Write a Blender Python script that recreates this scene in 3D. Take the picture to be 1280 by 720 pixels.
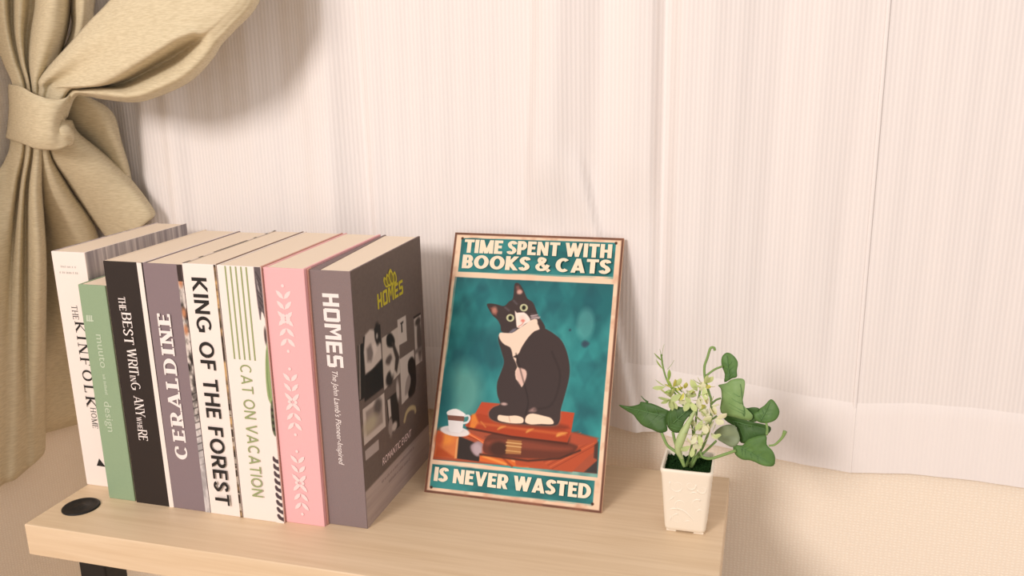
import bpy, bmesh, math, random
import numpy as np
from mathutils import Vector, Matrix
for o in list(bpy.data.objects): bpy.data.objects.remove(o)
SC = bpy.context.scene
COL = SC.collection
# ------------------------------------------------------------------ camera, light, exposure
DESK_Z = 70.0                                   # all lengths below are centimetres over the desk top
def W(v): return Vector((v[0]/100, v[1]/100, (v[2]+DESK_Z)/100))
cd = bpy.data.cameras.new('camera'); cam = bpy.data.objects.new('camera', cd); COL.objects.link(cam)
cd.sensor_width = 36; cd.lens = 1099.483*36/1280; cd.clip_start = .02; cd.clip_end = 60
Rm = Matrix(((0.961220921939692, -0.04993246647978827, 0.2712214741067772),
             (0.27503168619231777, 0.24594330765292902, -0.9294457816413753),
             (-0.02029558611173545, 0.9679972304774335, 0.2501388633787233)))
cam.matrix_world = Matrix.Translation(W((61.6856, -65.9971, 46.3236))) @ Rm.to_4x4()
SC.camera = cam
SC.view_settings.view_transform = 'Standard'; SC.view_settings.look = 'None'
SC.view_settings.gamma = 1; SC.view_settings.use_curve_mapping = False
SC.view_settings.exposure = 0.0
wd = bpy.data.worlds.new('room_light'); SC.world = wd; wd.use_nodes = True
wd.node_tree.nodes['Background'].inputs[0].default_value = (1.0, 0.92, 0.875, 1)
wd.node_tree.nodes['Background'].inputs[1].default_value = 0.74
def area(name, loc, target, size, power, color):
    l = bpy.data.lights.new(name, 'AREA'); l.shape = 'DISK'; l.size = size; l.energy = power; l.color = color
    o = bpy.data.objects.new(name, l); COL.objects.link(o); o.location = W(loc)
    o.rotation_euler = (W(target)-W(loc)).to_track_quat('-Z', 'Y').to_euler()
area('ceiling_lamp_light', (-70, -270, 160), (25, 15, 10), .95, 70, (1.0, .91, .865))

# ------------------------------------------------------------------ helpers
def lin(c):
    f = lambda v: v/12.92 if v <= .04045 else ((v+.055)/1.055)**2.4
    return tuple(f(v/255.) for v in c)
def new_mat(name):
    m = bpy.data.materials.new(name); m.use_nodes = True
    return m, m.node_tree, m.node_tree.nodes['Principled BSDF']
def nd(nt, typ, **kw):
    n = nt.nodes.new(typ)
    for k, v in kw.items(): setattr(n, k, v)
    return n
def plain(name, rgb, rough=.6, spec=.3, bump=0, scale=400, vary=0):
    m, nt, b = new_mat(name)
    b.inputs['Roughness'].default_value = rough; b.inputs['Specular IOR Level'].default_value = spec
    c = lin(rgb)
    tc = nd(nt, 'ShaderNodeTexCoord'); nz = nd(nt, 'ShaderNodeTexNoise'); nz.inputs['Scale'].default_value = scale
    nz.inputs['Detail'].default_value = 3
    nt.links.new(tc.outputs['Object'], nz.inputs['Vector'])
    mx = nd(nt, 'ShaderNodeMix', data_type='RGBA')
    mx.inputs[6].default_value = tuple(v*(1-vary) for v in c)+(1,)
    mx.inputs[7].default_value = tuple(min(1, v*(1+vary)) for v in c)+(1,)
    nt.links.new(nz.outputs['Fac'], mx.inputs[0]); nt.links.new(mx.outputs[2], b.inputs['Base Color'])
    if bump:
        bp_ = nd(nt, 'ShaderNodeBump'); bp_.inputs['Strength'].default_value = bump; bp_.inputs['Distance'].default_value = .001
        nt.links.new(nz.outputs['Fac'], bp_.inputs['Height']); nt.links.new(bp_.outputs[0], b.inputs['Normal'])
    return m
def painted_mat(name, rough=.55, spec=.25):
    m, nt, b = new_mat(name); b.inputs['Roughness'].default_value = rough; b.inputs['Specular IOR Level'].default_value = spec
    a = nd(nt, 'ShaderNodeAttribute', attribute_name='ink'); nt.links.new(a.outputs['Color'], b.inputs['Base Color'])
    return m
def obj(name, bm, mat, parent=None, smooth=False, loc=None):
    me = bpy.data.meshes.new(name); bm.to_mesh(me); bm.free()
    if smooth:
        for p in me.polygons: p.use_smooth = True
    for m in (mat if isinstance(mat, (list, tuple)) else [mat]): me.materials.append(m)
    o = bpy.data.objects.new(name, me); COL.objects.link(o)
    if parent: o.parent = parent
    if loc is not None: o.location = loc
    return o
def thing(name, label, cat, loc, group=None, rot=(0, 0, 0)):
    o = bpy.data.objects.new(name, None); COL.objects.link(o); o.empty_display_size = .02
    o.location = W(loc); o.rotation_euler = rot; tag(o, label, cat, group); return o
def tag(o, label, cat, group=None):
    o['label'] = label; o['category'] = cat
    if group: o['group'] = group
    return o
def cm(v): return Vector(v)/100
def box(bm, x0, x1, y0, y1, z0, z1, mi=0, bev=0):
    """axis-aligned box in centimetres, edges optionally rounded"""
    t = bmesh.new()
    vs = [t.verts.new(cm((x, y, z))) for x in (x0, x1) for y in (y0, y1) for z in (z0, z1)]
    for f in ((0,1,3,2), (4,6,7,5), (0,4,5,1), (2,3,7,6), (0,2,6,4), (1,5,7,3)): t.faces.new([vs[i] for i in f])
    bmesh.ops.recalc_face_normals(t, faces=t.faces)
    if bev: bmesh.ops.bevel(t, geom=list(t.edges), offset=bev/100, segments=3, profile=.5, affect='EDGES')
    merge(bm, t, mi)
def merge(bm, t, mi=0):
    mp = {v: bm.verts.new(v.co) for v in t.verts}
    for f in t.faces:
        try: nf = bm.faces.new([mp[v] for v in f.verts]); nf.material_index = mi; nf.smooth = f.smooth
        except ValueError: pass
    t.free()
def spline(pts, n):
    """Catmull-Rom through pts, n steps a span"""
    P = [np.array(p, float) for p in pts]; P = [2*P[0]-P[1]]+P+[2*P[-1]-P[-2]]; out = []
    for i in range(1, len(P)-2):
        a, b, c, d = P[i-1:i+3]
        for k in range(n):
            t = k/n; out.append(.5*(2*b+(c-a)*t+(2*a-5*b+4*c-d)*t*t+(3*b-a-3*c+d)*t**3))
    out.append(P[-2]); return out
def closed_spline(pts, n):
    P = [np.array(p, float) for p in pts]; N = len(P); out = []
    for i in range(N):
        a, b, c, d = P[i-1], P[i], P[(i+1) % N], P[(i+2) % N]
        for k in range(n):
            t = k/n; out.append(.5*(2*b+(c-a)*t+(2*a-5*b+4*c-d)*t*t+(3*b-a-3*c+d)*t**3))
    return out
def tube(bm, pts, r, n=8, steps=6, sm=True, r2=None):
    """round rod through pts (cm); r may be a list; r2 = second half axis"""
    rad = r if isinstance(r, (list, tuple)) else [r]*len(pts)
    S = spline([list(p)+[q] for p, q in zip(pts, rad)], steps)
    rings = []; up = Vector((0, 0, 1)); last = None
    for i, s in enumerate(S):
        a = S[max(0, i-1)]; b = S[min(len(S)-1, i+1)]
        t = Vector((b-a)[:3])
        if t.length < 1e-9: continue
        t.normalize()
        if last is None:
            u = t.cross(up)
            if u.length < .05: u = t.cross(Vector((0, 1, 0)))
        else: u = last-t*last.dot(t)
        u.normalize(); v = t.cross(u); last = u
        rr = max(s[3], .01)
        rings.append([bm.verts.new(cm(Vector(s[:3])+u*rr*math.cos(2*math.pi*k/n)+v*rr*(r2 or 1)*math.sin(2*math.pi*k/n))) for k in range(n)])
    for A, B in zip(rings, rings[1:]):
        for k in range(n):
            f = bm.faces.new((A[k], A[(k+1) % n], B[(k+1) % n], B[k])); f.smooth = sm
    bm.faces.new(rings[0][::-1]); bm.faces.new(rings[-1])
def loft(bm, rows, nu=5, nv=5, wob=0, seed=0):
    """cloth surface: rows of equally many (x, y, z) points, splined both ways"""
    R1 = [spline(r, nu) for r in rows]
    cols = list(zip(*R1)); R2 = [spline(list(c), nv) for c in cols]
    rnd = random.Random(seed)
    G = [[bm.verts.new(cm(Vector(R2[j][i])+Vector((0, rnd.uniform(-wob, wob), 0)))) for j in range(len(R2))] for i in range(len(R2[0]))]
    for A, B in zip(G, G[1:]):
        for k in range(len(A)-1):
            f = bm.faces.new((A[k], A[k+1], B[k+1], B[k])); f.smooth = True

# ------------------------------------------------------------------ painting ink on a surface (numpy)
def vnoise(X, Z, sx, sz, seed, oct=3):
    out = np.zeros_like(X); amp = 1; tot = 0; rs = np.random.RandomState(seed)
    for o in range(oct):
        T = rs.rand(64, 64); u = X/sx*2**o+100; v = Z/sz*2**o+100
        i = np.floor(u).astype(int); j = np.floor(v).astype(int); fu = u-i; fv = v-j
        fu = fu*fu*(3-2*fu); fv = fv*fv*(3-2*fv); g = lambda a, b: T[a % 64, b % 64]
        out += amp*(g(i, j)*(1-fu)*(1-fv)+g(i+1, j)*fu*(1-fv)+g(i, j+1)*(1-fu)*fv+g(i+1, j+1)*fu*fv); tot += amp; amp *= .5
    return out/tot
class Canvas:
    def __init__(s, x0, x1, z0, z1, step, rgb):
        nx = max(2, int(round((x1-x0)/step))+1); nz = max(2, int(round((z1-z0)/step))+1)
        s.step = step; s.X, s.Z = np.meshgrid(np.linspace(x0, x1, nx), np.linspace(z0, z1, nz)); s.img = np.empty(s.X.shape+(3,)); s.img[:] = rgb
    def blend(s, a, rgb): a = np.clip(a, 0, 1)[..., None]; s.img = s.img*(1-a)+np.asarray(rgb, float)*a
    def poly(s, pts, rgb, soft=.06, smooth=0, alpha=1, mask=None):
        P = np.array(closed_spline(pts, smooth) if smooth else pts, float); d = np.full(s.X.shape, 1e9); ins = np.zeros(s.X.shape, bool)
        for k in range(len(P)):
            a, b = P[k], P[(k+1) % len(P)]; e = b-a; L = e@e+1e-12
            t = np.clip(((s.X-a[0])*e[0]+(s.Z-a[1])*e[1])/L, 0, 1)
            d = np.minimum(d, np.hypot(s.X-a[0]-t*e[0], s.Z-a[1]-t*e[1]))
            c = (a[1] > s.Z) != (b[1] > s.Z)
            if abs(e[1]) > 1e-9: ins ^= c & (s.X < a[0]+(s.Z-a[1])*e[0]/e[1])
        a = np.clip(.5+np.where(ins, d, -d)/soft, 0, 1)*alpha
        if mask is not None: a = a*mask
        s.blend(a, rgb); return a
    def ell(s, c, rx, rz, rgb, soft=.06, ang=0, alpha=1):
        ca, sa = math.cos(ang), math.sin(ang); u = (s.X-c[0])*ca+(s.Z-c[1])*sa; v = -(s.X-c[0])*sa+(s.Z-c[1])*ca
        r = np.hypot(u/rx, v/rz); s.blend(np.clip(.5+(1-r)*min(rx, rz)/soft, 0, 1)*alpha, rgb)
    def line(s, pts, w, rgb, soft=.06, alpha=1):
        d = np.full(s.X.shape, 1e9)
        for a, b in zip(pts, pts[1:]):
            a = np.array(a, float); b = np.array(b, float); e = b-a; L = e@e+1e-12
            t = np.clip(((s.X-a[0])*e[0]+(s.Z-a[1])*e[1])/L, 0, 1); d = np.minimum(d, np.hypot(s.X-a[0]-t*e[0], s.Z-a[1]-t*e[1]))
        s.blend(np.clip(.5+(w/2-d)/soft, 0, 1)*alpha, rgb)
    def rect(s, x0, x1, z0, z1, rgb, soft=.03, alpha=1): return s.poly([(x0, z0), (x1, z0), (x1, z1), (x0, z1)], rgb, soft, 0, alpha)
    def mesh(s, name, f, mat, parent):
        """f maps (x, z) to 3-D cm in the parent's frame"""
        nz, nx = s.X.shape; V = np.array(f(s.X.ravel(), s.Z.ravel())).T/100.
        idx = np.arange(nx*nz).reshape(nz, nx); F = np.stack([idx[:-1, :-1], idx[:-1, 1:], idx[1:, 1:], idx[1:, :-1]], -1).reshape(-1, 4)
        me = bpy.data.meshes.new(name); me.vertices.add(len(V)); me.vertices.foreach_set('co', V.ravel())
        me.loops.add(F.size); me.loops.foreach_set('vertex_index', F.ravel().astype('i'))
        me.polygons.add(len(F)); me.polygons.foreach_set('loop_start', np.arange(0, F.size, 4, dtype='i'))
        me.update(calc_edges=True)
        c = np.clip(s.img.reshape(-1, 3)/255., 0, 1); c = np.where(c <= .04045, c/12.92, ((c+.055)/1.055)**2.4)
        at = me.color_attributes.new('ink', 'FLOAT_COLOR', 'POINT'); at.data.foreach_set('color', np.c_[c, np.ones(len(c))].ravel().astype('f'))
        me.materials.append(mat); o = bpy.data.objects.new(name, me); COL.objects.link(o); o.parent = parent; return o

# ------------------------------------------------------------------ drawn capitals: every letter from strokes
def seg(p, q, w):
    p = np.array(p, float); q = np.array(q, float); d = (q-p)/np.linalg.norm(q-p); n = np.array((-d[1], d[0]))*w/2
    return [p+n, p-n, q-n, q+n]
def clip01(P, x0=-9, x1=9):
    for ax, v, sg in ((1, 0, 1), (1, 1, -1), (0, x0, 1), (0, x1, -1)):
        out = []
        for i in range(len(P)):
            a, b = P[i-1], P[i]; fa, fb = (a[ax]-v)*sg, (b[ax]-v)*sg
            if (fa >= 0) != (fb >= 0): out.append(a+(b-a)*fa/(fa-fb))
            if fb >= 0: out.append(b)
        P = out
        if len(P) < 3: return []
    return P
def glyph(ch, t, h, d1, d2, ser):
    """polygons and width of one capital; t stem, h bar, d1/d2 diagonals down/up, ser = serif (reach, thickness)"""
    WD = dict(I=t, T=.62, E=.52, F=.5, L=.5, H=.68, M=.86, N=.7, W=1.05, V=.74, A=.76, K=.7, O=.82, C=.74, G=.8, S=.56, B=.6, P=.58, R=.64, D=.72, Y=.7)
    w = WD.get(ch, .7)
    if ch == '&': w = .76
    l, r, b, u = t/2, w-t/2, h/2, 1-h/2; Q = []; sv = []
    def V(x, y0=0, y1=1, s=True, k=None):
        Q.append(seg((x, y0), (x, y1), k or t))
        if s: sv.extend([(x, y) for y in (y0, y1) if y in (0, 1)])
    def Hb(x0, x1, y): Q.append(seg((x0, y), (x1, y), h))
    def D(x0, y0, x1, y1, k, x_lo=-9, x_hi=9):
        a = np.array((x0, y0), float); c = np.array((x1, y1), float); e = (c-a)/np.linalg.norm(c-a)*.25
        if y0 in (0, 1): a = a-e
        if y1 in (0, 1): c = c+e
        p = clip01(seg(a, c, k), x_lo, x_hi)
        if p: Q.append(p)
    def arc(cx, cy, rx, ry, a0, a1, n=16):
        A = np.radians(np.linspace(a0, a1, n+1)); prev = None
        for a in A:
            c, s = math.cos(a), math.sin(a); k = math.hypot(t*c, h*s)
            nn = np.array((c*ry, s*rx)); nn /= np.linalg.norm(nn); pt = np.array((cx+rx*c, cy+ry*s))
            cur = (pt+nn*k/2, pt-nn*k/2)
            if prev: Q.append([prev[1], prev[0], cur[0], cur[1]])
            prev = cur
    def path(pts, k, n=8):
        S = spline(pts, n); prev = None
        for i in range(len(S)):
            e = S[min(i+1, len(S)-1)]-S[max(i-1, 0)]; e = e/np.linalg.norm(e); nn = np.array((-e[1], e[0])); kk = math.hypot(t*nn[0], h*nn[1])*k
            cur = (S[i]+nn*kk/2, S[i]-nn*kk/2)
            if prev: Q.append([prev[1], prev[0], cur[0], cur[1]])
            prev = cur
    ends = []
    if ch == 'I': V(l)
    elif ch == 'T': V(w/2, s=False); Hb(0, w, u); sv.append((w/2, 0)); ends += [(0, u), (w, u)]
    elif ch in 'EFL':
        V(l)
        if ch != 'L': Hb(l, w, u); Hb(l, w*.9, .52); ends.append((w, u))
        if ch != 'F': Hb(l, w, b); ends.append((w, b))
    elif ch == 'H': V(l); V(r); Hb(l, r, .5)
    elif ch == 'M': V(l, k=min(t, d2*1.1)); V(r); D(l, 1, w/2, 0, d1, 0, w); D(w/2, 0, r, 1, d2, 0, w)
    elif ch == 'N': V(l, k=d2); V(r, k=d2); D(l, 1, r, 0, d1, 0, w)
    elif ch == 'W':
        a = d1/2*1.05; D(a, 1, w*.3, 0, d1); D(w*.3, 0, w*.5, 1, d2); D(w*.5, 1, w*.7, 0, d1); D(w*.7, 0, w-a, 1, d2); sv += [(a, 1), (w-a, 1)]
    elif ch == 'V': D(d1*.55, 1, w/2, 0, d1); D(w/2, 0, w-d2*.55, 1, d2); sv += [(d1*.55, 1), (w-d2*.55, 1)]
    elif ch == 'A': D(d2*.55, 0, w/2, 1, d2); D(w/2, 1, w-d1*.55, 0, d1); Hb(w*.22, w*.78, .26); sv += [(d2*.55, 0), (w-d1*.55, 0)]
    elif ch == 'Y': D(d1*.55, 1, w/2, .42, d1); D(w/2, .42, w-d2*.55, 1, d2); V(w/2, 0, .48, False); sv += [(d1*.55, 1), (w-d2*.55, 1), (w/2, 0)]
    elif ch == 'K': V(l); D(l, .36, w-d2*.6, 1, d2, 0, w); D(l+.16*w, .5, w-d1*.6, 0, d1, 0, w+.05); sv += [(w-d2*.6, 1), (w-d1*.6, 0)]
    elif ch == 'O': arc(w/2, .5, w/2-t/2, .5-h/2, 0, 360, 32)
    elif ch == 'C': arc(w*.53, .5, w*.53-t/2, .5-h/2, 48, 312, 26); ends += [(w*.86, .8)] if ser else []
    elif ch == 'G': arc(w*.52, .5, w*.52-t/2, .5-h/2, 48, 318, 26); V(r, .12, .46, False); Hb(w*.55, w, .45)
    elif ch == 'S':
        path([(w-t*.45, .76), (w*.74, .93-h*.3), (w*.45, 1-h/2), (t*.5, .76), (w*.33, .575), (w*.67, .425), (w-t*.5, .25), (w*.52, h/2), (w*.24, .07+h*.3), (t*.4, .23)], 1.0)
    elif ch in 'BPRD':
        V(l)
        if ch == 'D': Hb(l, w*.4, u); Hb(l, w*.4, b); arc(w*.4, .5, w*.6-t/2, .5-h/2, -90, 90)
        else:
            m = .5 if ch == 'B' else .44
            Hb(l, w*.55, u); Hb(l, w*.55, m); arc(w*.55, (u+m)/2, w*(.42 if ch == 'B' else .45)-t/2, (u-m)/2, -90, 90)
            if ch == 'B': Hb(l, w*.55, b); arc(w*.55, (m+b)/2, w*.45-t/2, (m-b)/2, -90, 90)
            if ch == 'R': D(w*.5, m, w-d1*.55, 0, d1, 0, w+.1); sv.append((w-d1*.55, 0))
    elif ch == '&':
        path([(w*.98, .02), (w*.6, .36), (w*.28, .7), (w*.3, .9), (w*.46, .95-h*.2), (w*.6, .82), (w*.5, .62), (w*.2, .42), (t*.5, .25), (w*.34, h*.5), (w*.68, .16), (w*.9, .46)], .86)
    elif ch == "'": V(l, .7, 1, False)
    elif ch == '-': w = .32; Hb(0, w, .42)
    if ser:
        sr, sh = ser
        for (x, y) in sv: Q.append(seg((x-t/2-sr, abs(y-sh/2)), (x+t/2+sr, abs(y-sh/2)), sh))
        for (x, y) in ends: Q.append(seg((x-sh/2 if x > .1 else x+sh/2, y-.16 if y > .5 else y-.02), (x-sh/2 if x > .1 else x+sh/2, y+.02 if y > .5 else y+.16), sh*1.2))
    return Q, w
def lettering(parent, text, o, xd, yd, normal, length, height, mat, t=.2, h=None, d1=None, d2=None, ser=None, gap=.12, sizes=None, space=.36, slant=0, raise_=.02, name='lettering'):
    """capitals drawn along xd from the base-line point o (cm in the parent's frame), fitted to length"""
    h = h or t; d1 = d1 or t; d2 = d2 or t; pen = 0; polys = []
    for i, ch in enumerate(text):
        if ch == ' ': pen += space; continue
        s = sizes[i] if sizes else 1
        Q, w = glyph(ch, t, h, d1, d2, ser)
        for q in Q: polys.append([((v[0]*s+pen)+slant*v[1]*s, v[1]*s) for v in q])
        pen += w*s+gap
    pen -= gap; k = length/pen; bm = bmesh.new(); o = Vector(o); xd = Vector(xd); yd = Vector(yd); nn = Vector(normal)*raise_
    for i, q in enumerate(polys):
        vs = [bm.verts.new(cm(o+xd*(x*k)+yd*(y*height)+nn*(1+i*.06))) for x, y in q]
        try: bm.faces.new(vs)
        except ValueError: pass
    return obj(name, bm, mat, parent)
def typed(parent, text, o, xd, yd, normal, length, height, mat, bold=0, shear=0, raise_=.02, name='lettering'):
    """mixed-case line set in Blender's own typeface"""
    cu = bpy.data.curves.new('line', 'FONT'); cu.body = text; cu.offset = bold; cu.shear = shear; cu.resolution_u = 3
    ob = bpy.data.objects.new('line', cu); COL.objects.link(ob); bpy.context.view_layer.update()
    me = ob.evaluated_get(bpy.context.evaluated_depsgraph_get()).to_mesh()
    co = np.empty(len(me.vertices)*3); me.vertices.foreach_get('co', co); co = co.reshape(-1, 3); F = [list(p.vertices) for p in me.polygons]
    lo, hi = co.min(0), co.max(0); k = length/(hi[0]-lo[0]); cap = .72
    bm = bmesh.new(); o = Vector(o); xd = Vector(xd); yd = Vector(yd); nn = Vector(normal)*raise_
    vs = [bm.verts.new(cm(o+xd*((c[0]-lo[0])*k)+yd*(c[1]/cap*height)+nn)) for c in co]
    for f in F:
        try: bm.faces.new([vs[i] for i in f])
        except ValueError: pass
    bpy.data.objects.remove(ob); bpy.data.curves.remove(cu)
    return obj(name, bm, mat, parent)

# ------------------------------------------------------------------ materials of the setting
def wallpaper(across):
    m, nt, b = new_mat('woven_cream_wallpaper'); b.inputs['Roughness'].default_value = .85; b.inputs['Specular IOR Level'].default_value = .1
    tc = nd(nt, 'ShaderNodeTexCoord'); hs = []
    for rot, sc in (('Z', 95), (across, 70)):
        mp = nd(nt, 'ShaderNodeMapping'); nt.links.new(tc.outputs['Object'], mp.inputs[0])
        wv = nd(nt, 'ShaderNodeTexWave', wave_type='BANDS', bands_direction=rot); wv.inputs['Scale'].default_value = sc
        wv.inputs['Distortion'].default_value = 3; wv.inputs['Detail'].default_value = 2; wv.inputs['Detail Scale'].default_value = 2.5
        nt.links.new(mp.outputs[0], wv.inputs[0]); hs.append(wv)
    ad = nd(nt, 'ShaderNodeMath', operation='MULTIPLY'); nt.links.new(hs[0].outputs['Fac'], ad.inputs[0]); nt.links.new(hs[1].outputs['Fac'], ad.inputs[1])
    cr = nd(nt, 'ShaderNodeMix', data_type='RGBA'); cr.inputs[6].default_value = lin((242, 229, 211))+(1,); cr.inputs[7].default_value = lin((250, 240, 224))+(1,)
    nt.links.new(ad.outputs[0], cr.inputs[0]); nt.links.new(cr.outputs[2], b.inputs['Base Color'])
    bp_ = nd(nt, 'ShaderNodeBump'); bp_.inputs['Strength'].default_value = .25; bp_.inputs['Distance'].default_value = .001
    nt.links.new(ad.outputs[0], bp_.inputs['Height']); nt.links.new(bp_.outputs[0], b.inputs['Normal'])
    return m
def sheer(name, rgb, ribs=True):
    m, nt, b = new_mat(name); b.inputs['Roughness'].default_value = .9; b.inputs['Specular IOR Level'].default_value = .08
    uv = nd(nt, 'ShaderNodeUVMap'); uv.uv_map = 'weave'
    wv = nd(nt, 'ShaderNodeTexWave', wave_type='BANDS', bands_direction='X', wave_profile='SIN')
    wv.inputs['Scale'].default_value = 1/.46*math.pi*2/20; wv.inputs['Distortion'].default_value = 0
    nt.links.new(uv.outputs[0], wv.inputs[0])
    mx = nd(nt, 'ShaderNodeMix', data_type='RGBA'); c = lin(rgb)
    mx.inputs[6].default_value = tuple(v*(.93 if ribs else .985) for v in c)+(1,); mx.inputs[7].default_value = c+(1,)
    nt.links.new(wv.outputs['Fac'], mx.inputs[0]); nt.links.new(mx.outputs[2], b.inputs['Base Color'])
    bp_ = nd(nt, 'ShaderNodeBump'); bp_.inputs['Strength'].default_value = .25 if ribs else .12; bp_.inputs['Distance'].default_value = .001
    nt.links.new(wv.outputs['Fac'], bp_.inputs['Height']); nt.links.new(bp_.outputs[0], b.inputs['Normal'])
    return m
def linen():
    m, nt, b = new_mat('heather_beige_cloth'); b.inputs['Roughness'].default_value = .85; b.inputs['Specular IOR Level'].default_value = .12
    try: b.inputs['Sheen Weight'].default_value = .12
    except KeyError: pass
    tc = nd(nt, 'ShaderNodeTexCoord'); mp = nd(nt, 'ShaderNodeMapping'); mp.inputs['Scale'].default_value = (110, 110, 900)
    nt.links.new(tc.outputs['Object'], mp.inputs[0]); nz = nd(nt, 'ShaderNodeTexNoise'); nz.inputs['Scale'].default_value = 1; nz.inputs['Detail'].default_value = 3
    nt.links.new(mp.outputs[0], nz.inputs[0]); cr = nd(nt, 'ShaderNodeValToRGB')
    cr.color_ramp.elements[0].position = .35; cr.color_ramp.elements[0].color = lin((199, 185, 153))+(1,)
    cr.color_ramp.elements[1].position = .65; cr.color_ramp.elements[1].color = lin((215, 202, 171))+(1,)
    nt.links.new(nz.outputs['Fac'], cr.inputs[0]); nt.links.new(cr.outputs[0], b.inputs['Base Color'])
    bp_ = nd(nt, 'ShaderNodeBump'); bp_.inputs['Strength'].default_value = .2; bp_.inputs['Distance'].default_value = .001
    nt.links.new(nz.outputs['Fac'], bp_.inputs['Height']); nt.links.new(bp_.outputs[0], b.inputs['Normal'])
    return m
def wood(name, c0, c1):
    m, nt, b = new_mat(name); b.inputs['Roughness'].default_value = .42; b.inputs['Specular IOR Level'].default_value = .35
    tc = nd(nt, 'ShaderNodeTexCoord'); mp = nd(nt, 'ShaderNodeMapping'); mp.inputs['Scale'].default_value = (3.5, 95, 95)
    nt.links.new(tc.outputs['Object'], mp.inputs[0]); nz = nd(nt, 'ShaderNodeTexNoise'); nz.inputs['Scale'].default_value = 1.6; nz.inputs['Detail'].default_value = 5
    nz.inputs['Distortion'].default_value = .5
    nt.links.new(mp.outputs[0], nz.inputs[0]); cr = nd(nt, 'ShaderNodeValToRGB')
    cr.color_ramp.elements[0].position = .3; cr.color_ramp.elements[0].color = lin(c0)+(1,)
    cr.color_ramp.elements[1].position = .7; cr.color_ramp.elements[1].color = lin(c1)+(1,)
    nt.links.new(nz.outputs['Fac'], cr.inputs[0]); nt.links.new(cr.outputs[0], b.inputs['Base Color'])
    return m
M_WALL = wallpaper('X'); M_SIDE = wallpaper('Y'); M_SHEER = sheer('ribbed_white_voile', (238, 232, 229)); M_HEM = sheer('doubled_white_voile', (240, 234, 231), False)
M_LINEN = linen(); M_DESK = wood('pale_maple_veneer', (214, 188, 154), (226, 203, 172)); M_FLOOR = wood('oak_floor', (196, 164, 130), (214, 184, 150))
M_BLACK = plain('black_plastic', (30, 28, 27), .5, .3); M_STEEL = plain('black_painted_steel', (24, 22, 22), .4, .4)

# ------------------------------------------------------------------ the setting
def struct(o): o['kind'] = 'structure'; return o
bm = bmesh.new(); box(bm, -42, 220, 31.8, 43, -70, 175); struct(obj('wall_back', bm, M_WALL, loc=(0, 0, .7)))
bm = bmesh.new(); box(bm, -42, -32, -30, 31.8, -70, 175); struct(obj('wall_left', bm, M_SIDE, loc=(0, 0, .7)))
bm = bmesh.new(); box(bm, -150, 220, -260, 43, -80, -70); struct(obj('floor', bm, M_FLOOR, loc=(0, 0, .7)))
bm = bmesh.new(); box(bm, -32, 170, 27.0, 31.8, 118.3, 121.5, bev=.3); struct(obj('trim_1', bm, plain('white_rail', (235, 230, 224)), loc=(0, 0, .7)))

# white ribbed curtain: two widths that meet at a seam
def ss(x, a, b): t = np.clip((x-a)/(b-a), 0, 1); return t*t*(3-2*t)
def drape_y(x, z):
    """depth of the white curtain at x, height z over the desk (cm)"""
    up = ss(z, 0, 55)
    y = np.zeros_like(np.asarray(x, float))-.3*ss(x, 50, 60)*up
    def rid(xc, wl, wr, a): d = x-xc; return -a*np.where(d < 0, np.exp(-(d/wl)**2), np.exp(-(d/wr)**2))
    lo = 1-ss(z, 24, 60)
    y += rid(-11.3+.02*(z-28), 1.3, 2.2, 1.2)                # bright narrow ridge by the tied curtain
    y += rid(-15.2+.04*(z-28), 1.3, 1.5, .9)
    y += rid(-6.4, 2.2, 2.8, .35)
    y += rid(.5, 4.5, 3.8, 1.2)
    y += rid(11.3+.02*(z-28), 4.4, 2.6, 1.9)
    xv = 15.2+.3*lo; y += -1.0*ss(x, xv, xv+1.6)*(1-ss(x, xv+3, xv+14))
    y += -.35*lo*ss(x, 15.6, 16.2)*(1-ss(x, 16.4, 19))
    xs = 34.7+1.3*ss(z, 26, 54); fr = 1.9; y += .5*ss(x, xs-9, xs-.6)*(1-ss(x, xs-.2, xs+1.6))-fr*ss(x, xs-.5, xs+2.4)*(1-ss(x, xs+3, xs+9))
    xr = 43.3-.22*(z-27.7); y += -1.6*(1-ss(z, 28, 38))*ss(x, xr-3.2, xr-.1)*(1-ss(x, xr, xr+.7))
    y += -1.4*ss(x, 44, 48)*(1-ss(x, 49.2, 50.9))
    y += -1.9*ss(x, 50.6, 52.8)*(1-ss(x, 54, 63))
    y += -.45*np.exp(-((x-66.5-.03*z)/3.2)**2)*up+.35*np.exp(-((x-69.5)/1.4)**2)*lo
    y += .1*np.sin(x*.9+.05*z)*lo+.05*np.sin(x*2.3-.09*z)
    return np.minimum(31.2+y*(.35+.65*ss(z, 5, 24)*ss(np.abs(x-37), 10, 16)+.65*ss(z, 27, 36)*(1-ss(np.abs(x-37), 10, 16))), 31.55)
def hem_z(x): return np.interp(x, [-30, 46, 51.4, 58, 64.3, 69, 72.5, 75, 78.5, 84, 90, 130], [4.2, 3.95, 3.65, 2.8, 1.75, 1.2, .95, 1.2, 1.5, 1.5, 1.2, 1.0])
def curtain_mesh(x0, x1, zs, off, nx, tuck=None):
    xs = np.linspace(x0, x1, nx); bm = bmesh.new(); uvl = bm.loops.layers.uv.new('weave'); G = []
    for zr in zs:
        row = []
        for x in xs:
            z = zr+(float(hem_z(x))-4.1)*float(1-ss(zr, 12, 45)); y = float(drape_y(x, z))+off
            if tuck is not None: y += tuck(x)
            v = bm.verts.new(cm((x, y, z))); row.append((v, x, z))
        G.append(row)
    for A, B in zip(G, G[1:]):
        for k in range(nx-1):
            q = (A[k], A[k+1], B[k+1], B[k]); f = bm.faces.new([c[0] for c in q]); f.smooth = True
            for lp, c in zip(f.loops, q): lp[uvl].uv = (c[1], c[2])
    return bm
ZS = list(np.linspace(4.1, 58, 60))+[70, 85, 100, 120]
HS = list(np.linspace(3.95, 12.35, 11))
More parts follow.
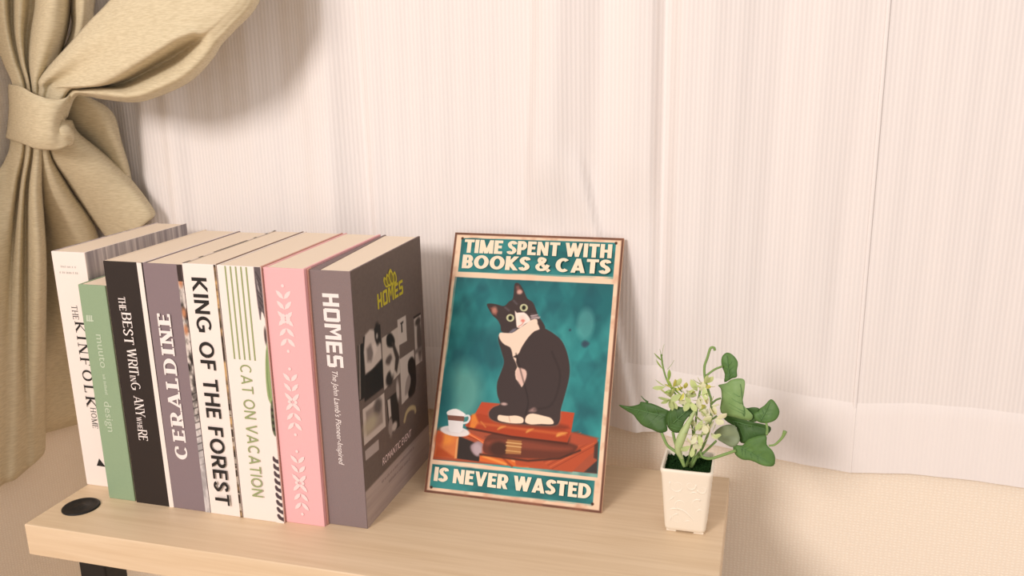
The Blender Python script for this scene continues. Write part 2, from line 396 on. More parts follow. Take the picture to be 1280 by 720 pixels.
def width(label, x0, x1, off, tuck=None):
    t = thing('white_curtain', label, 'curtain', ((x0+x1)/2, 31, 4), 'white curtain widths')
    k = Matrix.Translation(-t.location)
    o = obj('panel', curtain_mesh(x0, x1, ZS, off, int((x1-x0)*4), tuck), M_SHEER, t, True); o.location = W((0, 0, 0))-t.location
    bm = curtain_mesh(x0, x1, HS, off-.12, int((x1-x0)*4), tuck)
    top = [v for v in bm.verts if v.co.z > .08 and len(v.link_edges) < 4 and all(e.other_vert(v).co.z < v.co.z+.003 for e in v.link_edges)]
    for v in top: v.co.y += .0014
    o = obj('hem', bm, M_HEM, t, True); o.location = W((0, 0, 0))-t.location
    return t
t = width('left width of white ribbed curtain, behind the books and cat sign', -26, 72.5, 0, lambda x: -.05*float(ss(x, 70.5, 72.3)))
bm = bmesh.new()                                              # stitched side edge where the widths meet
tube(bm, [(72.35, float(drape_y(72.35, z))-.08, z) for z in np.linspace(.9, 58, 12)]+[(72.35, float(drape_y(72.35, 120))-.08, 120)], .2, 8, 3, r2=.4)
o = obj('side_seam', bm, M_HEM, t, True); o.location = W((0, 0, 0))-t.location
width('right width of white ribbed curtain, right of the long seam', 71.7, 128, .03)

# ------------------------------------------------------------------ beige curtain tied back on the left
tb = thing('beige_curtain', 'beige heather curtain gathered and tied back left of the books', 'curtain', (-30, 26, -8))
def cloth(name, lofts, parent, thick=.12, mat=None):
    bm = bmesh.new()
    for i, (rows, nu, nv) in enumerate(lofts): loft(bm, rows, nu, nv)
    o = obj(name, bm, mat or M_LINEN, parent, True); o.location = W((0, 0, 0))-parent.location
    md = o.modifiers.new('cloth', 'SOLIDIFY'); md.thickness = thick/100; md.offset = 0
    return o
upper = [  # folds running up from the knot to the rail, left to right
 [(-31.2,26.85,67.8),(-27.37,25,67.23),(-25.27,24.5,67.01),(-26.03,26.5,67.39),(-22.31,24,66.73),(-23.49,26.5,67.22),(-17.19,22.5,66.13),(-16.12,24,66.31),(-17.8,27.5,66.99)],
 [(-31.2,25.45,60.39),(-28.84,25,60.23),(-26.93,24.5,60.08),(-27.69,26.5,60.32),(-23.89,24,59.87),(-24.85,26.5,60.18),(-18.54,22.5,59.45),(-17.44,24,59.55),(-19.25,27.5,60)],
 [(-31.05,25.1,54.82),(-29.74,25,54.77),(-27.42,24,54.63),(-28.61,26.3,54.8),(-24.56,23.6,54.5),(-25.48,26.3,54.68),(-19.35,22.2,54.23),(-18.27,23.5,54.26),(-20.23,27,54.53)],
 [(-30.9,25.14,51.06),(-29.38,24.6,51),(-27.5,23.8,50.93),(-28.43,25.6,51),(-25.01,23.2,50.85),(-26.14,25.6,50.93),(-20.55,21.8,50.69),(-19.14,23,50.68),(-21.14,26.5,50.82)],
 [(-30.3,25.2,47.69),(-28.36,24,47.66),(-26.6,23.2,47.63),(-27.26,24.6,47.64),(-24.78,22.8,47.6),(-26.06,24.6,47.61),(-21.64,21.6,47.54),(-20.92,22.8,47.52),(-22.47,26,47.54)],
 [(-28.09,24,44.79),(-26.81,23.2,44.8),(-25.18,22.4,44.8),(-25.56,23.4,44.78),(-23.92,22.2,44.79),(-24.85,23.4,44.77),(-22.33,21.4,44.8),(-22.28,22.2,44.77),(-23.27,24.5,44.72)],
 [(-27.53,23.5,41.43),(-26.55,23,41.46),(-25.43,22.6,41.48),(-25.34,23,41.45),(-24.28,22.4,41.48),(-24.5,23,41.45),(-23.06,22,41.5),(-22.73,22.4,41.48),(-23.42,24,41.39)]]
loop = [  # the fold seen behind the swag
 [(-18.73,27,61.71),(-15.69,24.5,61.25),(-14.35,25,61.23),(-15.11,28.5,61.69)],
 [(-20.46,27,54.54),(-17.23,24.5,54.28),(-16.08,24.6,54.24),(-18.32,28.5,54.17)],
 [(-20.68,27,51.94),(-17.76,24.6,51.77),(-16.9,24.8,51.75),(-18.32,28,52.28)],
 [(-21.04,26.5,50.06),(-18.86,24.8,49.79),(-18.26,25,49.59),(-19.39,27.5,49.66)],
 [(-22.38,26,48.01),(-20.79,25,47.79),(-20.13,25,47.59),(-21,27,47.41)]]
swag = [
 [(-24.07,22,40.55),(-22.63,21,40.62),(-22.31,21.4,40.59),(-21.11,21,40.62),(-20.1,20.8,40.63),(-20.39,21.6,40.57),(-19.74,21.4,40.59),(-18.83,21.2,40.79),(-19.75,23,40.86)],
 [(-22.48,22,43.94),(-20.94,21,43.96),(-20.55,21.4,43.76),(-18.8,20.8,43.95),(-17.26,20.6,43.94),(-17.91,21.8,43.81),(-17.17,21.2,43.64),(-16.68,21,43.46),(-17.81,22.6,43.22)],
 [(-22.9,22.6,45.33),(-20.37,20.6,44.98),(-20.03,21.4,44.68),(-17.25,20.2,44.5),(-14.78,19.8,44.39),(-16.54,22,44.2),(-15.24,21,43.99),(-14.71,20.6,43.73),(-16.19,22.6,43.3)],
 [(-20.72,22.6,46.97),(-17.67,20.2,46.49),(-17.14,20.9,45.47),(-13.53,19.2,44.75),(-10.78,18.9,44.64),(-13.75,22.6,44.38),(-11.43,20.2,44.07),(-10.7,19.6,43.46),(-12.71,22.4,42.82)],
 [(-17.33,22.5,49.36),(-13.81,19.8,48.71),(-12.68,19.8,47.02),(-9.86,18.3,45.86),(-7.49,18.2,45.57),(-10.67,22.6,44.8),(-7.75,19.8,44.05),(-6.59,19,43.28),(-8.59,22.2,42.61)],
 [(-14.45,22.6,51.6),(-10.34,19.8,50.7),(-7.48,18.6,49.06),(-4.41,17.4,47.89),(-2.21,17.4,47.68),(-5.78,22.4,46.61),(-3.1,19.2,45.31),(-2.16,18.6,44.37),(-4.28,22,43.66)],
 [(-12.62,22.8,52.96),(-8.3,19.9,52),(-4.64,18.4,50.33),(-1.23,17.2,49.22),(0.75,17.3,49.01),(-2.29,21.8,47.94),(0.15,18.9,46.54),(0.96,18.6,45.68),(-0.79,21.8,45.04)],
 [(-11.05,23,54.23),(-6.66,20.2,53.31),(-2.29,18.5,51.59),(1,17.3,50.14),(2.84,17.4,49.77),(0.91,20.4,48.96),(2.51,18.7,48.16),(3.41,18.7,47.48),(2.09,21.6,47.16)],
 [(-9.81,23,55.22),(-5.4,20.5,54.29),(-0.68,18.7,52.69),(2.46,17.6,50.92),(3.83,17.7,49.99),(3.85,18.3,49.6),(4.39,18.3,49.18),(4.79,18.8,48.85),(3.63,21.4,48.74)],
 [(-8.52,23.4,56.57),(-3.88,20.8,55.66),(1.09,19,54.18),(4.14,18,52.57),(5.73,18,51.39),(6.14,18.2,51.07),(6.48,18.5,50.74),(6.63,19.1,50.44),(5.35,21.8,50.3)],
 [(-6.2,23.6,58.94),(-1.29,21.2,58.12),(3.94,19.6,56.75),(6.93,18.6,55.19),(8.4,18.6,54.03),(8.81,18.8,53.71),(9.06,19.1,53.4),(9.15,19.8,53.04),(8.02,22.4,52.98)],
 [(-5.27,24,63.11),(-0.18,21.8,62.17),(4.58,20.4,60.91),(7.7,19.8,59.72),(9.19,19.8,58.71),(9.6,20,58.4),(9.88,20.4,58.11),(10.06,21,57.85),(9.1,23.4,57.99)],
 [(-4.22,26,73.94),(0.15,24,72.92),(4.63,23,71.99),(7.43,23,71.44),(9.02,23.4,71.1),(9.34,23.8,71.08),(9.78,24,71.02),(10.1,24.4,71),(9.56,26,71.33)]]
front = [  # lower front: from the knot down to the hem in front
 [(-29.92,24.5,39.41),(-28.07,23.4,39.49),(-26.41,22.6,39.55),(-26.32,23,39.52),(-25.13,22.4,39.57),(-25.35,23,39.52),(-23.74,22.2,39.58),(-23.48,22.8,39.54),(-24.5,24.5,39.41)],
 [(-30.45,23.9,36.26),(-28.54,22.8,36.59),(-26.41,21.9,36.7),(-26.6,22.7,36.61),(-24.9,21.6,36.74),(-25.41,22.6,36.63),(-23.7,21.6,36.75),(-23.64,22.4,36.67),(-25.18,24.5,36.44)],
 [(-30.75,20.37,31.9),(-29.88,21.67,31.73),(-28.16,21.6,31.97),(-29.29,23.4,31.49),(-26.23,21,31.9),(-27.47,22.8,31.41),(-24.49,20.8,31.76),(-24.39,21.8,31.62),(-27.02,25,31.09)],
 [(-31.2,15.85,23.75),(-30.12,17.1,23.52),(-29.58,19.83,22.92),(-30.06,21.24,22.58),(-28.13,20.6,22.81),(-29.18,22.6,22.31),(-25.33,20.3,23),(-25.07,21.4,22.76),(-28.26,25,21.81)],
 [(-31.2,12.19,13.7),(-30.18,13.44,13.36),(-29.64,16.75,12.31),(-29.88,18.36,11.76),(-29.28,19.24,11.51),(-29.82,20.97,10.9),(-27.93,20.4,11.23),(-27.75,21.6,10.84),(-30.6,24.92,9.54)],
 [(-31.2,10,5.28),(-30.24,11.09,3.87),(-29.7,14.45,1.94),(-29.88,15.98,1.25),(-29.34,17.02,0.86),(-29.82,19.01,0.51),(-29.34,19.9,0.74),(-29.7,21.85,1.03),(-30.6,23.21,0.97)],
 [(-31.2,8.41,-1.34),(-30.3,9.49,-3.04),(-29.76,12.95,-4.5),(-29.88,14.53,-4.64),(-29.4,15.58,-4.65),(-29.88,17.94,-4.48),(-29.4,18.89,-3.96),(-29.76,20.84,-3.63),(-30.6,22.18,-3.51)]]
mid = [  # wide fold that runs down behind the books
 [(-25.48,24,39.45),(-23.6,22.8,39.54),(-22.81,22.6,39.55),(-22.97,23.4,39.49),(-23.76,25,39.37)],
 [(-26.28,24.2,36.27),(-24.15,22.6,36.25),(-22.92,22.2,36.31),(-23.47,23.4,36.18),(-25.01,25.5,35.74)],
 [(-28.75,26,31.64),(-25.52,23.6,32.04),(-23.23,23,32.17),(-23.03,24.6,31.95),(-24.89,27.4,31.52)],
 [(-31.62,28.17,25.35),(-28.5,26.2,25.83),(-24.42,25.4,26.12),(-22.75,27,25.87),(-23.51,29.4,25.39)],
 [(-31.68,26.49,18.01),(-31.06,27.2,17.86),(-27.04,26.6,18.22),(-24.7,28,17.99),(-24.59,29.6,17.58)],
 [(-31.62,24.26,8.55),(-31.26,25.22,8.25),(-30.41,26.8,7.77),(-28.33,28,7.52),(-27.95,29.6,7.01)],
 [(-31.62,22.35,-1.7),(-31.26,22.98,-1.58),(-31.14,25.36,-2),(-30.59,28,-2.33),(-30.4,29.6,-2.62)]]
tail = [  # short fold that swings out to the right over the books
 [(-23.6,24,40.42),(-21.52,22.8,40.5),(-20.39,22.6,40.51),(-20,23.2,40.47),(-20.93,25,40.35)],
 [(-24.53,24.5,36.65),(-22.69,23,36.42),(-20.55,22.4,37.27),(-19.25,23,38.38),(-20.43,25.2,38.77)],
 [(-24.73,26.6,32.56),(-22.29,25,32.61),(-19.03,23.8,34.21),(-17.54,24.6,35.91),(-18.81,27,36.24)],
 [(-23.77,28.8,27.64),(-21.5,27.4,27.94),(-17.93,26.2,30.09),(-16.03,26.8,32.28),(-16.72,28.8,32.81)],
 [(-21.95,29.6,24.32),(-20.2,28.8,24.75),(-16.46,27.6,26.59),(-13.87,28,28.26),(-14.32,29.6,28.6)],
 [(-21.49,29.8,23.43),(-19.75,29,23.87),(-16.32,27.9,25.91),(-14.09,28.3,27.47),(-14.76,29.8,27.51)]]
back = [
 [(-23.86,25,44.04),(-20.78,24.2,43.84),(-18.88,24.4,43.63),(-19.62,26,43.38)],
 [(-25.18,26,40.68),(-20.98,25.2,41.11),(-17.27,25.4,41.66),(-17.08,27.6,41.15)],
 [(-25,27.6,37.56),(-20.27,26.8,38.05),(-16.71,26.6,38.27),(-17.24,28.8,37.28)],
 [(-23.3,29.4,33.47),(-19.65,28.4,33.85),(-16.81,28,34.34),(-17.06,29.4,33.76)],
 [(-20.85,29.8,29.04),(-18.82,29.3,29.8),(-17.24,29,30.5),(-17.42,29.9,30.78)]]
cloth('drape', [(upper, 5, 5), (loop, 5, 5), (front, 5, 5), (mid, 6, 5), (tail, 6, 5), (back, 5, 5)], tb)
cloth('swag', [(swag, 6, 5)], tb)
band = [
 [(-30.56,26,44.86),(-27.83,23.6,44.71),(-23.88,20.9,44.55),(-20.71,19.6,43.65),(-18.57,19.4,43.09),(-17.32,20,43.06),(-17.13,21.4,43.63),(-18.46,24,44.01)],
 [(-30.85,26,44.08),(-27.82,23.4,43.75),(-23.59,20.5,43.45),(-20.38,19.1,42.85),(-18.22,18.9,42.48),(-17.3,19.6,42.44),(-17.33,21,43.01),(-18.87,24,43.64)],
 [(-30.9,25.72,41.81),(-27.93,23.2,41.64),(-23.61,20.2,41.24),(-20.5,18.8,40.76),(-18.52,18.6,40.59),(-18.02,19.4,40.53),(-18.79,21,40.61),(-20.94,24,40.61)],
 [(-30.9,24.97,39.37),(-28.64,23.2,39.31),(-24.16,20.3,38.97),(-21.02,18.9,38.54),(-19.01,18.7,38.47),(-18.26,19.4,38.6),(-17.89,20.6,39.15),(-20.19,24,39.45)],
 [(-30.9,24.49,38.21),(-29.33,23.4,38.11),(-24.86,20.8,37.88),(-21.8,19.5,37.45),(-19.79,19.3,37.29),(-18.4,19.8,37.35),(-17.81,20.8,38.01),(-20.02,24,39.06)]]
cloth('tieback', [(band, 6, 5)], tb, .2)
lp = bmesh.new()
tube(lp, [(-19.14,21,40.61),(-17.88,20.2,39.74),(-17.76,20.6,38.59),(-18.94,22,37.7)], [.5, .7, .7, .4], 10, 5, r2=.5)
o = obj('tieback_loop', lp, M_LINEN, tb, True); o.location = W((0, 0, 0))-tb.location

# ------------------------------------------------------------------ the desk
X0, X1, YB, TH = -11.78, 59.42, 28.33, 3.56
dk = thing('desk', 'pale wood desk with black legs under the row of books', 'desk', ((X0+X1)/2, YB/2, -70))
def in_frame(o, t): o.location = W((0, 0, 0))-t.location; return o
bm = bmesh.new(); box(bm, X0, X1, 0, YB, -TH, 0, bev=.12); in_frame(obj('desk_top', bm, M_DESK, dk), dk)
for x in (-8.55, X1-6.7):
    for y in (3, YB-6.3):
        bm = bmesh.new(); box(bm, x, x+3.4, y, y+3.3, -70, -TH, bev=.25); in_frame(obj('leg', bm, M_STEEL, dk), dk)
for x in (-8.0, X1-6.1):
    bm = bmesh.new(); box(bm, x, x+2.2, 6, YB-6, -TH-3, -TH, bev=.15); in_frame(obj('side_rail', bm, M_STEEL, dk), dk)
def lathe(bm, prof, c, n=32):
    rings = [[bm.verts.new(cm((c[0]+r*math.cos(2*math.pi*k/n), c[1]+r*math.sin(2*math.pi*k/n), c[2]+z))) for k in range(n)] for r, z in prof]
    for A, B in zip(rings, rings[1:]):
        for k in range(n): bm.faces.new((A[k], A[(k+1) % n], B[(k+1) % n], B[k])).smooth = True
    bm.faces.new(rings[-1]); bm.faces.new(rings[0][::-1])
bm = bmesh.new(); lathe(bm, [(1.95, 0), (1.95, .1), (1.88, .17), (1.7, .19), (1.55, .12), (.6, .1), (.5, .16), (.3, .2), (.05, .2)], (-8.55, 4.6, 0))
gr = in_frame(obj('cable_grommet', bm, M_BLACK, dk), dk)

# ------------------------------------------------------------------ books
M_PAGE = plain('cream_page_edges', (236, 220, 200), .8, .1, vary=.03, scale=900)
M_WHITE = plain('white_cover_paper', (240, 228, 220), .5, .3)
M_GREEN = plain('sage_green_cover', (143, 166, 134), .5, .3, vary=.04)
M_INKBLK = plain('black_cover', (46, 38, 35), .5, .3); M_PURPLE = plain('mauve_grey_cover', (134, 118, 122), .55, .25, vary=.03)
M_PINK = plain('pink_cover', (236, 180, 182), .55, .25, vary=.02); M_CLOTH = plain('grey_book_cloth', (136, 120, 119), .8, .15, bump=.5, scale=1200, vary=.12)
M_TXTBLK = plain('black_ink', (38, 34, 32)); M_TXTWHT = plain('white_ink', (240, 230, 226)); M_TXTGRY = plain('pale_grey_ink', (196, 192, 186))
M_TXTGRN = plain('olive_green_ink', (150, 162, 112)); M_PALEPINK = plain('pale_pink_ink', (240, 214, 212)); M_GOLD = plain('yellow_ink', (192, 178, 52)); M_LIGHTGREEN = plain('pale_green_ink', (190, 204, 180))
M_BROWN = plain('brown_cover', (132, 108, 94)); M_PRINT = painted_mat('printed_cover'); M_TAN = plain('tan_hinge', (206, 158, 142))
def book(x, y, w, h, d, label, spine, left, right, bt=.22, wedge=0, wedge_mat=None, sides=True):
    t = thing('book', label, 'book', (x+w/2, y+d/2, 0), 'row of books on the desk')
    def put(o): o.location = cm((-w/2, -d/2, 0)); return o
    bm = bmesh.new(); box(bm, 0, w, 0, bt, 0, h, 0, .06); put(obj('spine', bm, spine, t))
    bm = bmesh.new()
    if wedge:
        v = [bm.verts.new(cm(c)) for c in [(0, bt, 0), (wedge, bt, 0), (bt, d, 0), (0, d, 0), (0, bt, h), (wedge, bt, h), (bt, d, h), (0, d, h)]]
        for f in ((3,2,1,0), (4,5,6,7), (0,1,5,4), (1,2,6,5), (2,3,7,6), (3,0,4,7)): bm.faces.new([v[i] for i in f])
    else: box(bm, 0, bt, bt, d, 0, h, 0, .04)
    put(obj('cover_board', bm, left, t))
    bm = bmesh.new(); box(bm, w-bt, w, bt, d, 0, h, 0, .04); put(obj('cover_board', bm, right, t))
    bm = bmesh.new(); w0 = wedge or bt
    v = [bm.verts.new(cm(c)) for c in [(w0, bt, .15), (w-bt, bt, .15), (w-bt, d-.35, .15), (bt, d-.35, .15), (w0, bt, h-.06), (w-bt, bt, h-.06), (w-bt, d-.35, h-.06), (bt, d-.35, h-.06)]]
    for f in ((3,2,1,0), (4,5,6,7), (0,1,5,4), (1,2,6,5), (2,3,7,6), (3,0,4,7)): bm.faces.new([v[i] for i in f])
    put(obj('page_block', bm, M_PAGE, t))
    return t, w, h, d
def sp(t, w, d, a): return Vector((a[0]-w/2, -d/2, a[1]))
FN = (0, -1, 0)
def down(tw, text, a, b, height, mat, fn=lettering, **kw):
    """spine writing that reads downwards; a, b = middle of its line at start and end"""
    t, w, h, d = tw; L = a[1]-b[1]; xm = (a[0]+b[0])/2
    return fn(t, text, (xm-height/2-w/2, -d/2, a[1]), (0, 0, -1), (1, 0, 0), FN, L, height, mat, **kw)
def upw(tw, text, a, b, height, mat, fn=lettering, **kw):
    t, w, h, d = tw; L = b[1]-a[1]; xm = (a[0]+b[0])/2
    return fn(t, text, (xm+height/2-w/2, -d/2, a[1]), (0, 0, 1), (-1, 0, 0), FN, L, height, mat, **kw)
def quads(tw, polys, mat, name, rs=.02):
    t, w, h, d = tw; bm = bmesh.new()
    for i, q in enumerate(polys): bm.faces.new([bm.verts.new(cm((x-w/2, -d/2-rs-i*.001, z))) for x, z in q])
    return obj(name, bm, mat, t)
def spine_print(tw, cv, name, rs=.015):
    t, w, h, d = tw; return cv.mesh(name, lambda X, Z: (X-w/2, np.full_like(X, -d/2-rs), Z), M_PRINT, t)
def right_print(tw, cv, name, rs=.015):
    t, w, h, d = tw; return cv.mesh(name, lambda Y, Z: (np.full_like(Y, w/2+rs), Y-d/2, Z), M_PRINT, t)
def top_print(tw, cv, name, rs=.012):
    t, w, h, d = tw; return cv.mesh(name, lambda X, Y: (X-w/2, Y-d/2, np.full_like(X, h+rs)), M_PRINT, t)
SER = dict(ser=(.07, .05))

# 1  white spine, grey drapery on its boards
k = book(-11.87, 9.285, 4.34, 27.5, 17.5, 'tall white-spined book with grey marbled covers, first at the left end', M_WHITE, M_WHITE, M_WHITE)
kin = k
def marble(c, s):
    n = vnoise(c.X, c.Z, .55, 9, s, 3)*.6+vnoise(c.X, c.Z, .18, 6, s+1, 2)*.4
    c.blend(np.clip((n-.3)*2.2, 0, 1), (216, 208, 206))
c = Canvas(.1, 17.5, 0, 27.5, .12, (150, 143, 147)); marble(c, 3); right_print(k, c, 'cover_print')
c = Canvas(0, .22, .25, 17.4, .06, (150, 140, 146)); c.blend((vnoise(c.Z, c.Z*0, .6, 1, 5)-.3)*2.2, (222, 212, 214)); top_print(k, c, 'board_edge_print')
down(k, 'THE', [(1.92,21.52)][0], [(2.07,19.99)][0], .75, M_TXTBLK, t=.12, h=.05, d1=.12, d2=.05, gap=.2, **SER)
down(k, 'KINFOLK', [(2.33,19.65)][0], [(2.47,9.85)][0], 1.3, M_TXTBLK, t=.15, h=.055, d1=.15, d2=.06, gap=.34, **SER)
down(k, 'HOME', [(2.44,9.65)][0], [(2.47,7.25)][0], .7, M_TXTBLK, t=.12, h=.05, d1=.12, d2=.05, gap=.2, **SER)
def fine_print(length, height, seed):
    """a line too small to read: broken strokes"""
    r = random.Random(seed); x = 0; out = []
    while x < length-.1:
        w_ = r.uniform(.08, .2); out.append([(x, 0), (x+w_*.55, 0), (x+w_*.55, height*r.uniform(.6, 1)), (x, height*r.uniform(.6, 1))]); x += w_+(.16 if r.random() < .2 else .02)
    return out
quads(k, [[(x+1.0, z+25.75) for x, z in q] for q in fine_print(2.0, .24, 1)]+[[(x+.75, z+25.1) for x, z in q] for q in fine_print(2.5, .24, 2)], M_TXTGRY, 'small_print')
a = [(1.8,2.56),(2.28,3.5),(3,2.54)]
quads(k, [[a[0], a[2], a[1]]], M_TXTBLK, 'emblem')

# 2  sage green
k = book(-6.974, 7.14, 3.4, 24.6, 19.0, 'short sage green book between the tall white and black books', M_GREEN, M_GREEN, M_WHITE)
down(k, 'muuto', [(1.71,19.22)][0], [(2.01,15.49)][0], .95, M_LIGHTGREEN, fn=typed)
a = [(1.58,14.74),(1.82,12.38)]
quads(k, [[((a[0][0]+a[1][0])/2-.2+z, a[0][1]-x) for x, z in q] for q in fine_print(a[0][1]-a[1][1], .4, 3)], M_LIGHTGREEN, 'small_print')
down(k, 'design', [(1.49,11.62)][0], [(1.75,8.11)][0], .95, M_LIGHTGREEN, fn=typed)
c0 = [(0.88,20.94)][0]
tmp = [[(c0[0]+dx*.45+ox, c0[1]+dz*.35) for dx, dz in ((-1, -1), (-.55, -1), (-.35, 1), (-.8, 1))] for ox in (0, .28, .56)]
quads(k, tmp+[[(c0[0]-.4, c0[1]-.3), (c0[0]+.5, c0[1]-.3), (c0[0]+.5, c0[1]-.18), (c0[0]-.4, c0[1]-.18)]], M_LIGHTGREEN, 'emblem')

# 3  black spine, cream boards
k = book(-3.276, 6.99, 4.75, 27.3, 17.5, 'black-spined book with white serif title, third from the left', M_INKBLK, M_PAGE, M_WHITE)
IT = dict(t=.15, h=.06, d1=.15, d2=.07, gap=.1, ser=(.05, .05))
down(k, 'THE', [(1.63,23.58)][0], [(1.8,22.13)][0], .85, M_TXTWHT, **IT)
down(k, 'BEST', [(2.06,21.88)][0], [(2.03,18.49)][0], 1.15, M_TXTWHT, **IT)
down(k, 'WRITING', [(2.05,17.97)][0], [(2.06,13.42)][0], 1.15, M_TXTWHT, sizes=[1, 1, 1, 1, .6, .6, 1], **IT)
down(k, 'ANYWHERE', [(2.14,12.62)][0], [(2.11,7.66)][0], 1.15, M_TXTWHT, sizes=[1, 1, 1, .55, .55, .55, 1, 1], **IT)
quads(k, [[(4.1,27.32),(4.67,27.3),(4.84,0.04),(4.27,-0.04)]], M_WHITE, 'spine_edge')

# 4  mauve grey with slab title and a photographic band
k = book(1.536, 6.97, 4.6, 27.3, 17.3, 'mauve-grey book with white slab lettering reading upwards', M_PURPLE, M_PURPLE, M_PAGE)
upw(k, 'CERALDINE', [(1.78,5.92)][0], [(1.93,22.08)][0], 1.55, M_TXTWHT, t=.22, h=.11, d1=.21, d2=.12, gap=.22, ser=(.08, .12))
def photo(c, s, dark=(46, 40, 38), light=(214, 204, 196), k=3.2, sx=.5, sz=1.4):
    c.blend((vnoise(c.X, c.Z, sx, sz, s, 4)-.5)*k+.5, light)
c = Canvas(4.0, 4.6, 0, 27.3, .06, (44, 38, 36)); photo(c, 12, sz=1.1); c.blend(np.clip((12-c.Z)/4, 0, .75), (206, 200, 200))
for z in np.arange(5.5, 15, .8): c.line([(4.05, z), (4.6, z+.25)], .16, (40, 36, 36), alpha=.5*(1 if 7 < z < 14 else .3))
for z in (25.5, 22.3, 20.5): c.ell((4.25, z), .25, .5, (190, 130, 95), .3)
c.rect(4.0, 4.6, 25.6, 27.3, (58, 46, 44)); spine_print(k, c, 'spine_print')

# 5  KING OF THE FOREST
k = book(6.25, 6.88, 3.85, 27.5, 17.6, 'white book titled KING OF THE FOREST in black capitals', M_WHITE, M_WHITE, M_BROWN)
down(k, 'KING OF THE FOREST', [(1.8,26.11)][0], [(1.81,1.31)][0], 1.72, M_TXTBLK, t=.175, h=.14, d1=.165, d2=.165, gap=.11, space=.36)
c = Canvas(0, .26, 0, 17.6, .06, (226, 214, 202))
for y0, y1 in ((0, 1.2), (2.6, 3.4), (5.2, 11.6), (12.9, 13.5), (15.3, 15.8), (16.9, 17.6)): c.rect(0, .26, y0, y1, (64, 54, 46))
top_print(k, c, 'board_edge_print')
c = Canvas(3.62, 3.85, 0, 27.5, .06, (58, 46, 38)); c.blend((vnoise(c.X, c.Z, 5, .9, 8)-.4)*3, (196, 160, 110)); c.blend(np.clip((14-c.Z)/3, 0, .6)*(vnoise(c.X, c.Z, 5, .5, 9) > .5), (236, 224, 210)); spine_print(k, c, 'spine_print')

# 6  CAT ON VACATION
k = book(10.26, 6.83, 4.85, 27.5, 17.7, 'white book with green stripes titled CAT ON VACATION', M_WHITE, M_WHITE, M_TAN)
down(k, 'CAT ON VACATION', [(2.34,17.33)][0], [(1.9,2.79)][0], 1.28, M_TXTGRN, t=.13, h=.11, d1=.13, d2=.13, gap=.14, space=.34)
bars = []; ZB = [(1.2,17.84)][0][1]
for i in range(5):
    x = .88+i*.585; bars.append([(x, 27.45), (x+.17, 27.45), (x+.17, ZB), (x, ZB)])
quads(k, bars, M_TXTGRN, 'stripes'); quads(k, [[(x, 2.1 if z > 9 else .1) for x, z in q] for q in bars], M_TXTGRN, 'stripes')
c = Canvas(3.95, 4.85, 0, 27.5, .045, (240, 228, 220))
c.poly([(4.15, 27.5), (4.9, 27.5), (4.9, 22.5), (4.6, 23.2), (4.3, 22.2)], (96, 86, 88), .1, 3); c.poly([(4.3, 26.5), (4.5, 25.5), (4.6, 24.5), (4.4, 25.2)], (170, 160, 160), .1)
for i in range(7): c.line([(4.3+.08*(i % 3), 27-i*.6), (4.75, 26.2-i*.55)], .1, (52, 46, 48), .1, .7)
c.ell((4.75, 20.5), .16, .9, (92, 76, 74), .1)
c.poly([(4.75, 19.5), (4.45, 17.8), (4.3, 15.5), (4.4, 13.8), (4.9, 13.6), (4.9, 19.5)], (146, 164, 112), .1, 3); c.line([(4.7, 19), (4.5, 16), (4.6, 14)], .08, (110, 130, 84), .08)
c.poly([(4.9, 13.6), (4.55, 13.0), (4.5, 10.5), (4.9, 10)], (92, 98, 74), .1, 3)
for z in np.arange(10.6, 13.2, .7): c.ell((4.7, z), .14, .2, (58, 52, 46), .1)
for z in np.arange(.4, 7.6, .82): c.poly([(4.1+.02*z, z+.5), (4.35, z+.62), (4.62, z+.32), (4.9, z+.25), (4.9, z-.18), (4.55, z-.08), (4.25, z+.1)], (78, 64, 68), .08, 3)
spine_print(k, c, 'spine_print')

# 7  pink with wreath ornaments
k = book(15.139, 7.2, 4.46, 27.4, 17.8, 'pink book with three pale leaf sprays down its spine', M_PINK, M_PINK, M_PINK, .24)
def spray(pol, xc, z0, z1):
    n = 8; zm = (z0+z1)/2
    def leaf(cx, cz, ang, L, wd):
        ca, sa = math.cos(ang), math.sin(ang)
        pol.append([(cx+ca*u*L-sa*v*wd, cz+sa*u*L+ca*v*wd) for u, v in ((0, 0), (.35, .5), (.7, .45), (1, 0), (.7, -.45), (.35, -.5))])
    for i in range(3):
        for sgn in (1, -1):
            zu = z1-1.1-i*1.05; zl = z0+1.1+i*1.05
            leaf(xc, zu-.5, math.pi/2-sgn*.75, 1.2, .42); leaf(xc, zl+.5, -math.pi/2+sgn*.75, 1.2, .42)
    for q in range(6):
        a = q*math.pi/3; pol.append([(xc+.36*math.cos(a)+.19*math.cos(b), zm+.36*math.sin(a)+.19*math.sin(b)) for b in np.linspace(0, 2*math.pi, 10)[:-1]])
    for zz in (z0+.25, z1-.25): pol.append([(xc+.17*math.cos(b), zz+.17*math.sin(b)) for b in np.linspace(0, 2*math.pi, 10)[:-1]])
pol = []
s = [(2.03,25.91),(2.05,18.73),(2.02,17.39),(2.04,9.84),(2.01,8.51),(2.06,0.94)]
for i in (0, 2, 4): spray(pol, (s[i][0]+s[i+1][0])/2, s[i+1][1], s[i][1])
quads(k, pol, M_PALEPINK, 'ornament')
bm = bmesh.new(); box(bm, 4.46, 4.62, .5, 1.3, 0, 27.3, 0, .03); o = obj('hinge', bm, M_TAN, k[0]); o.location = cm((-4.46/2, -17.8/2, 0))

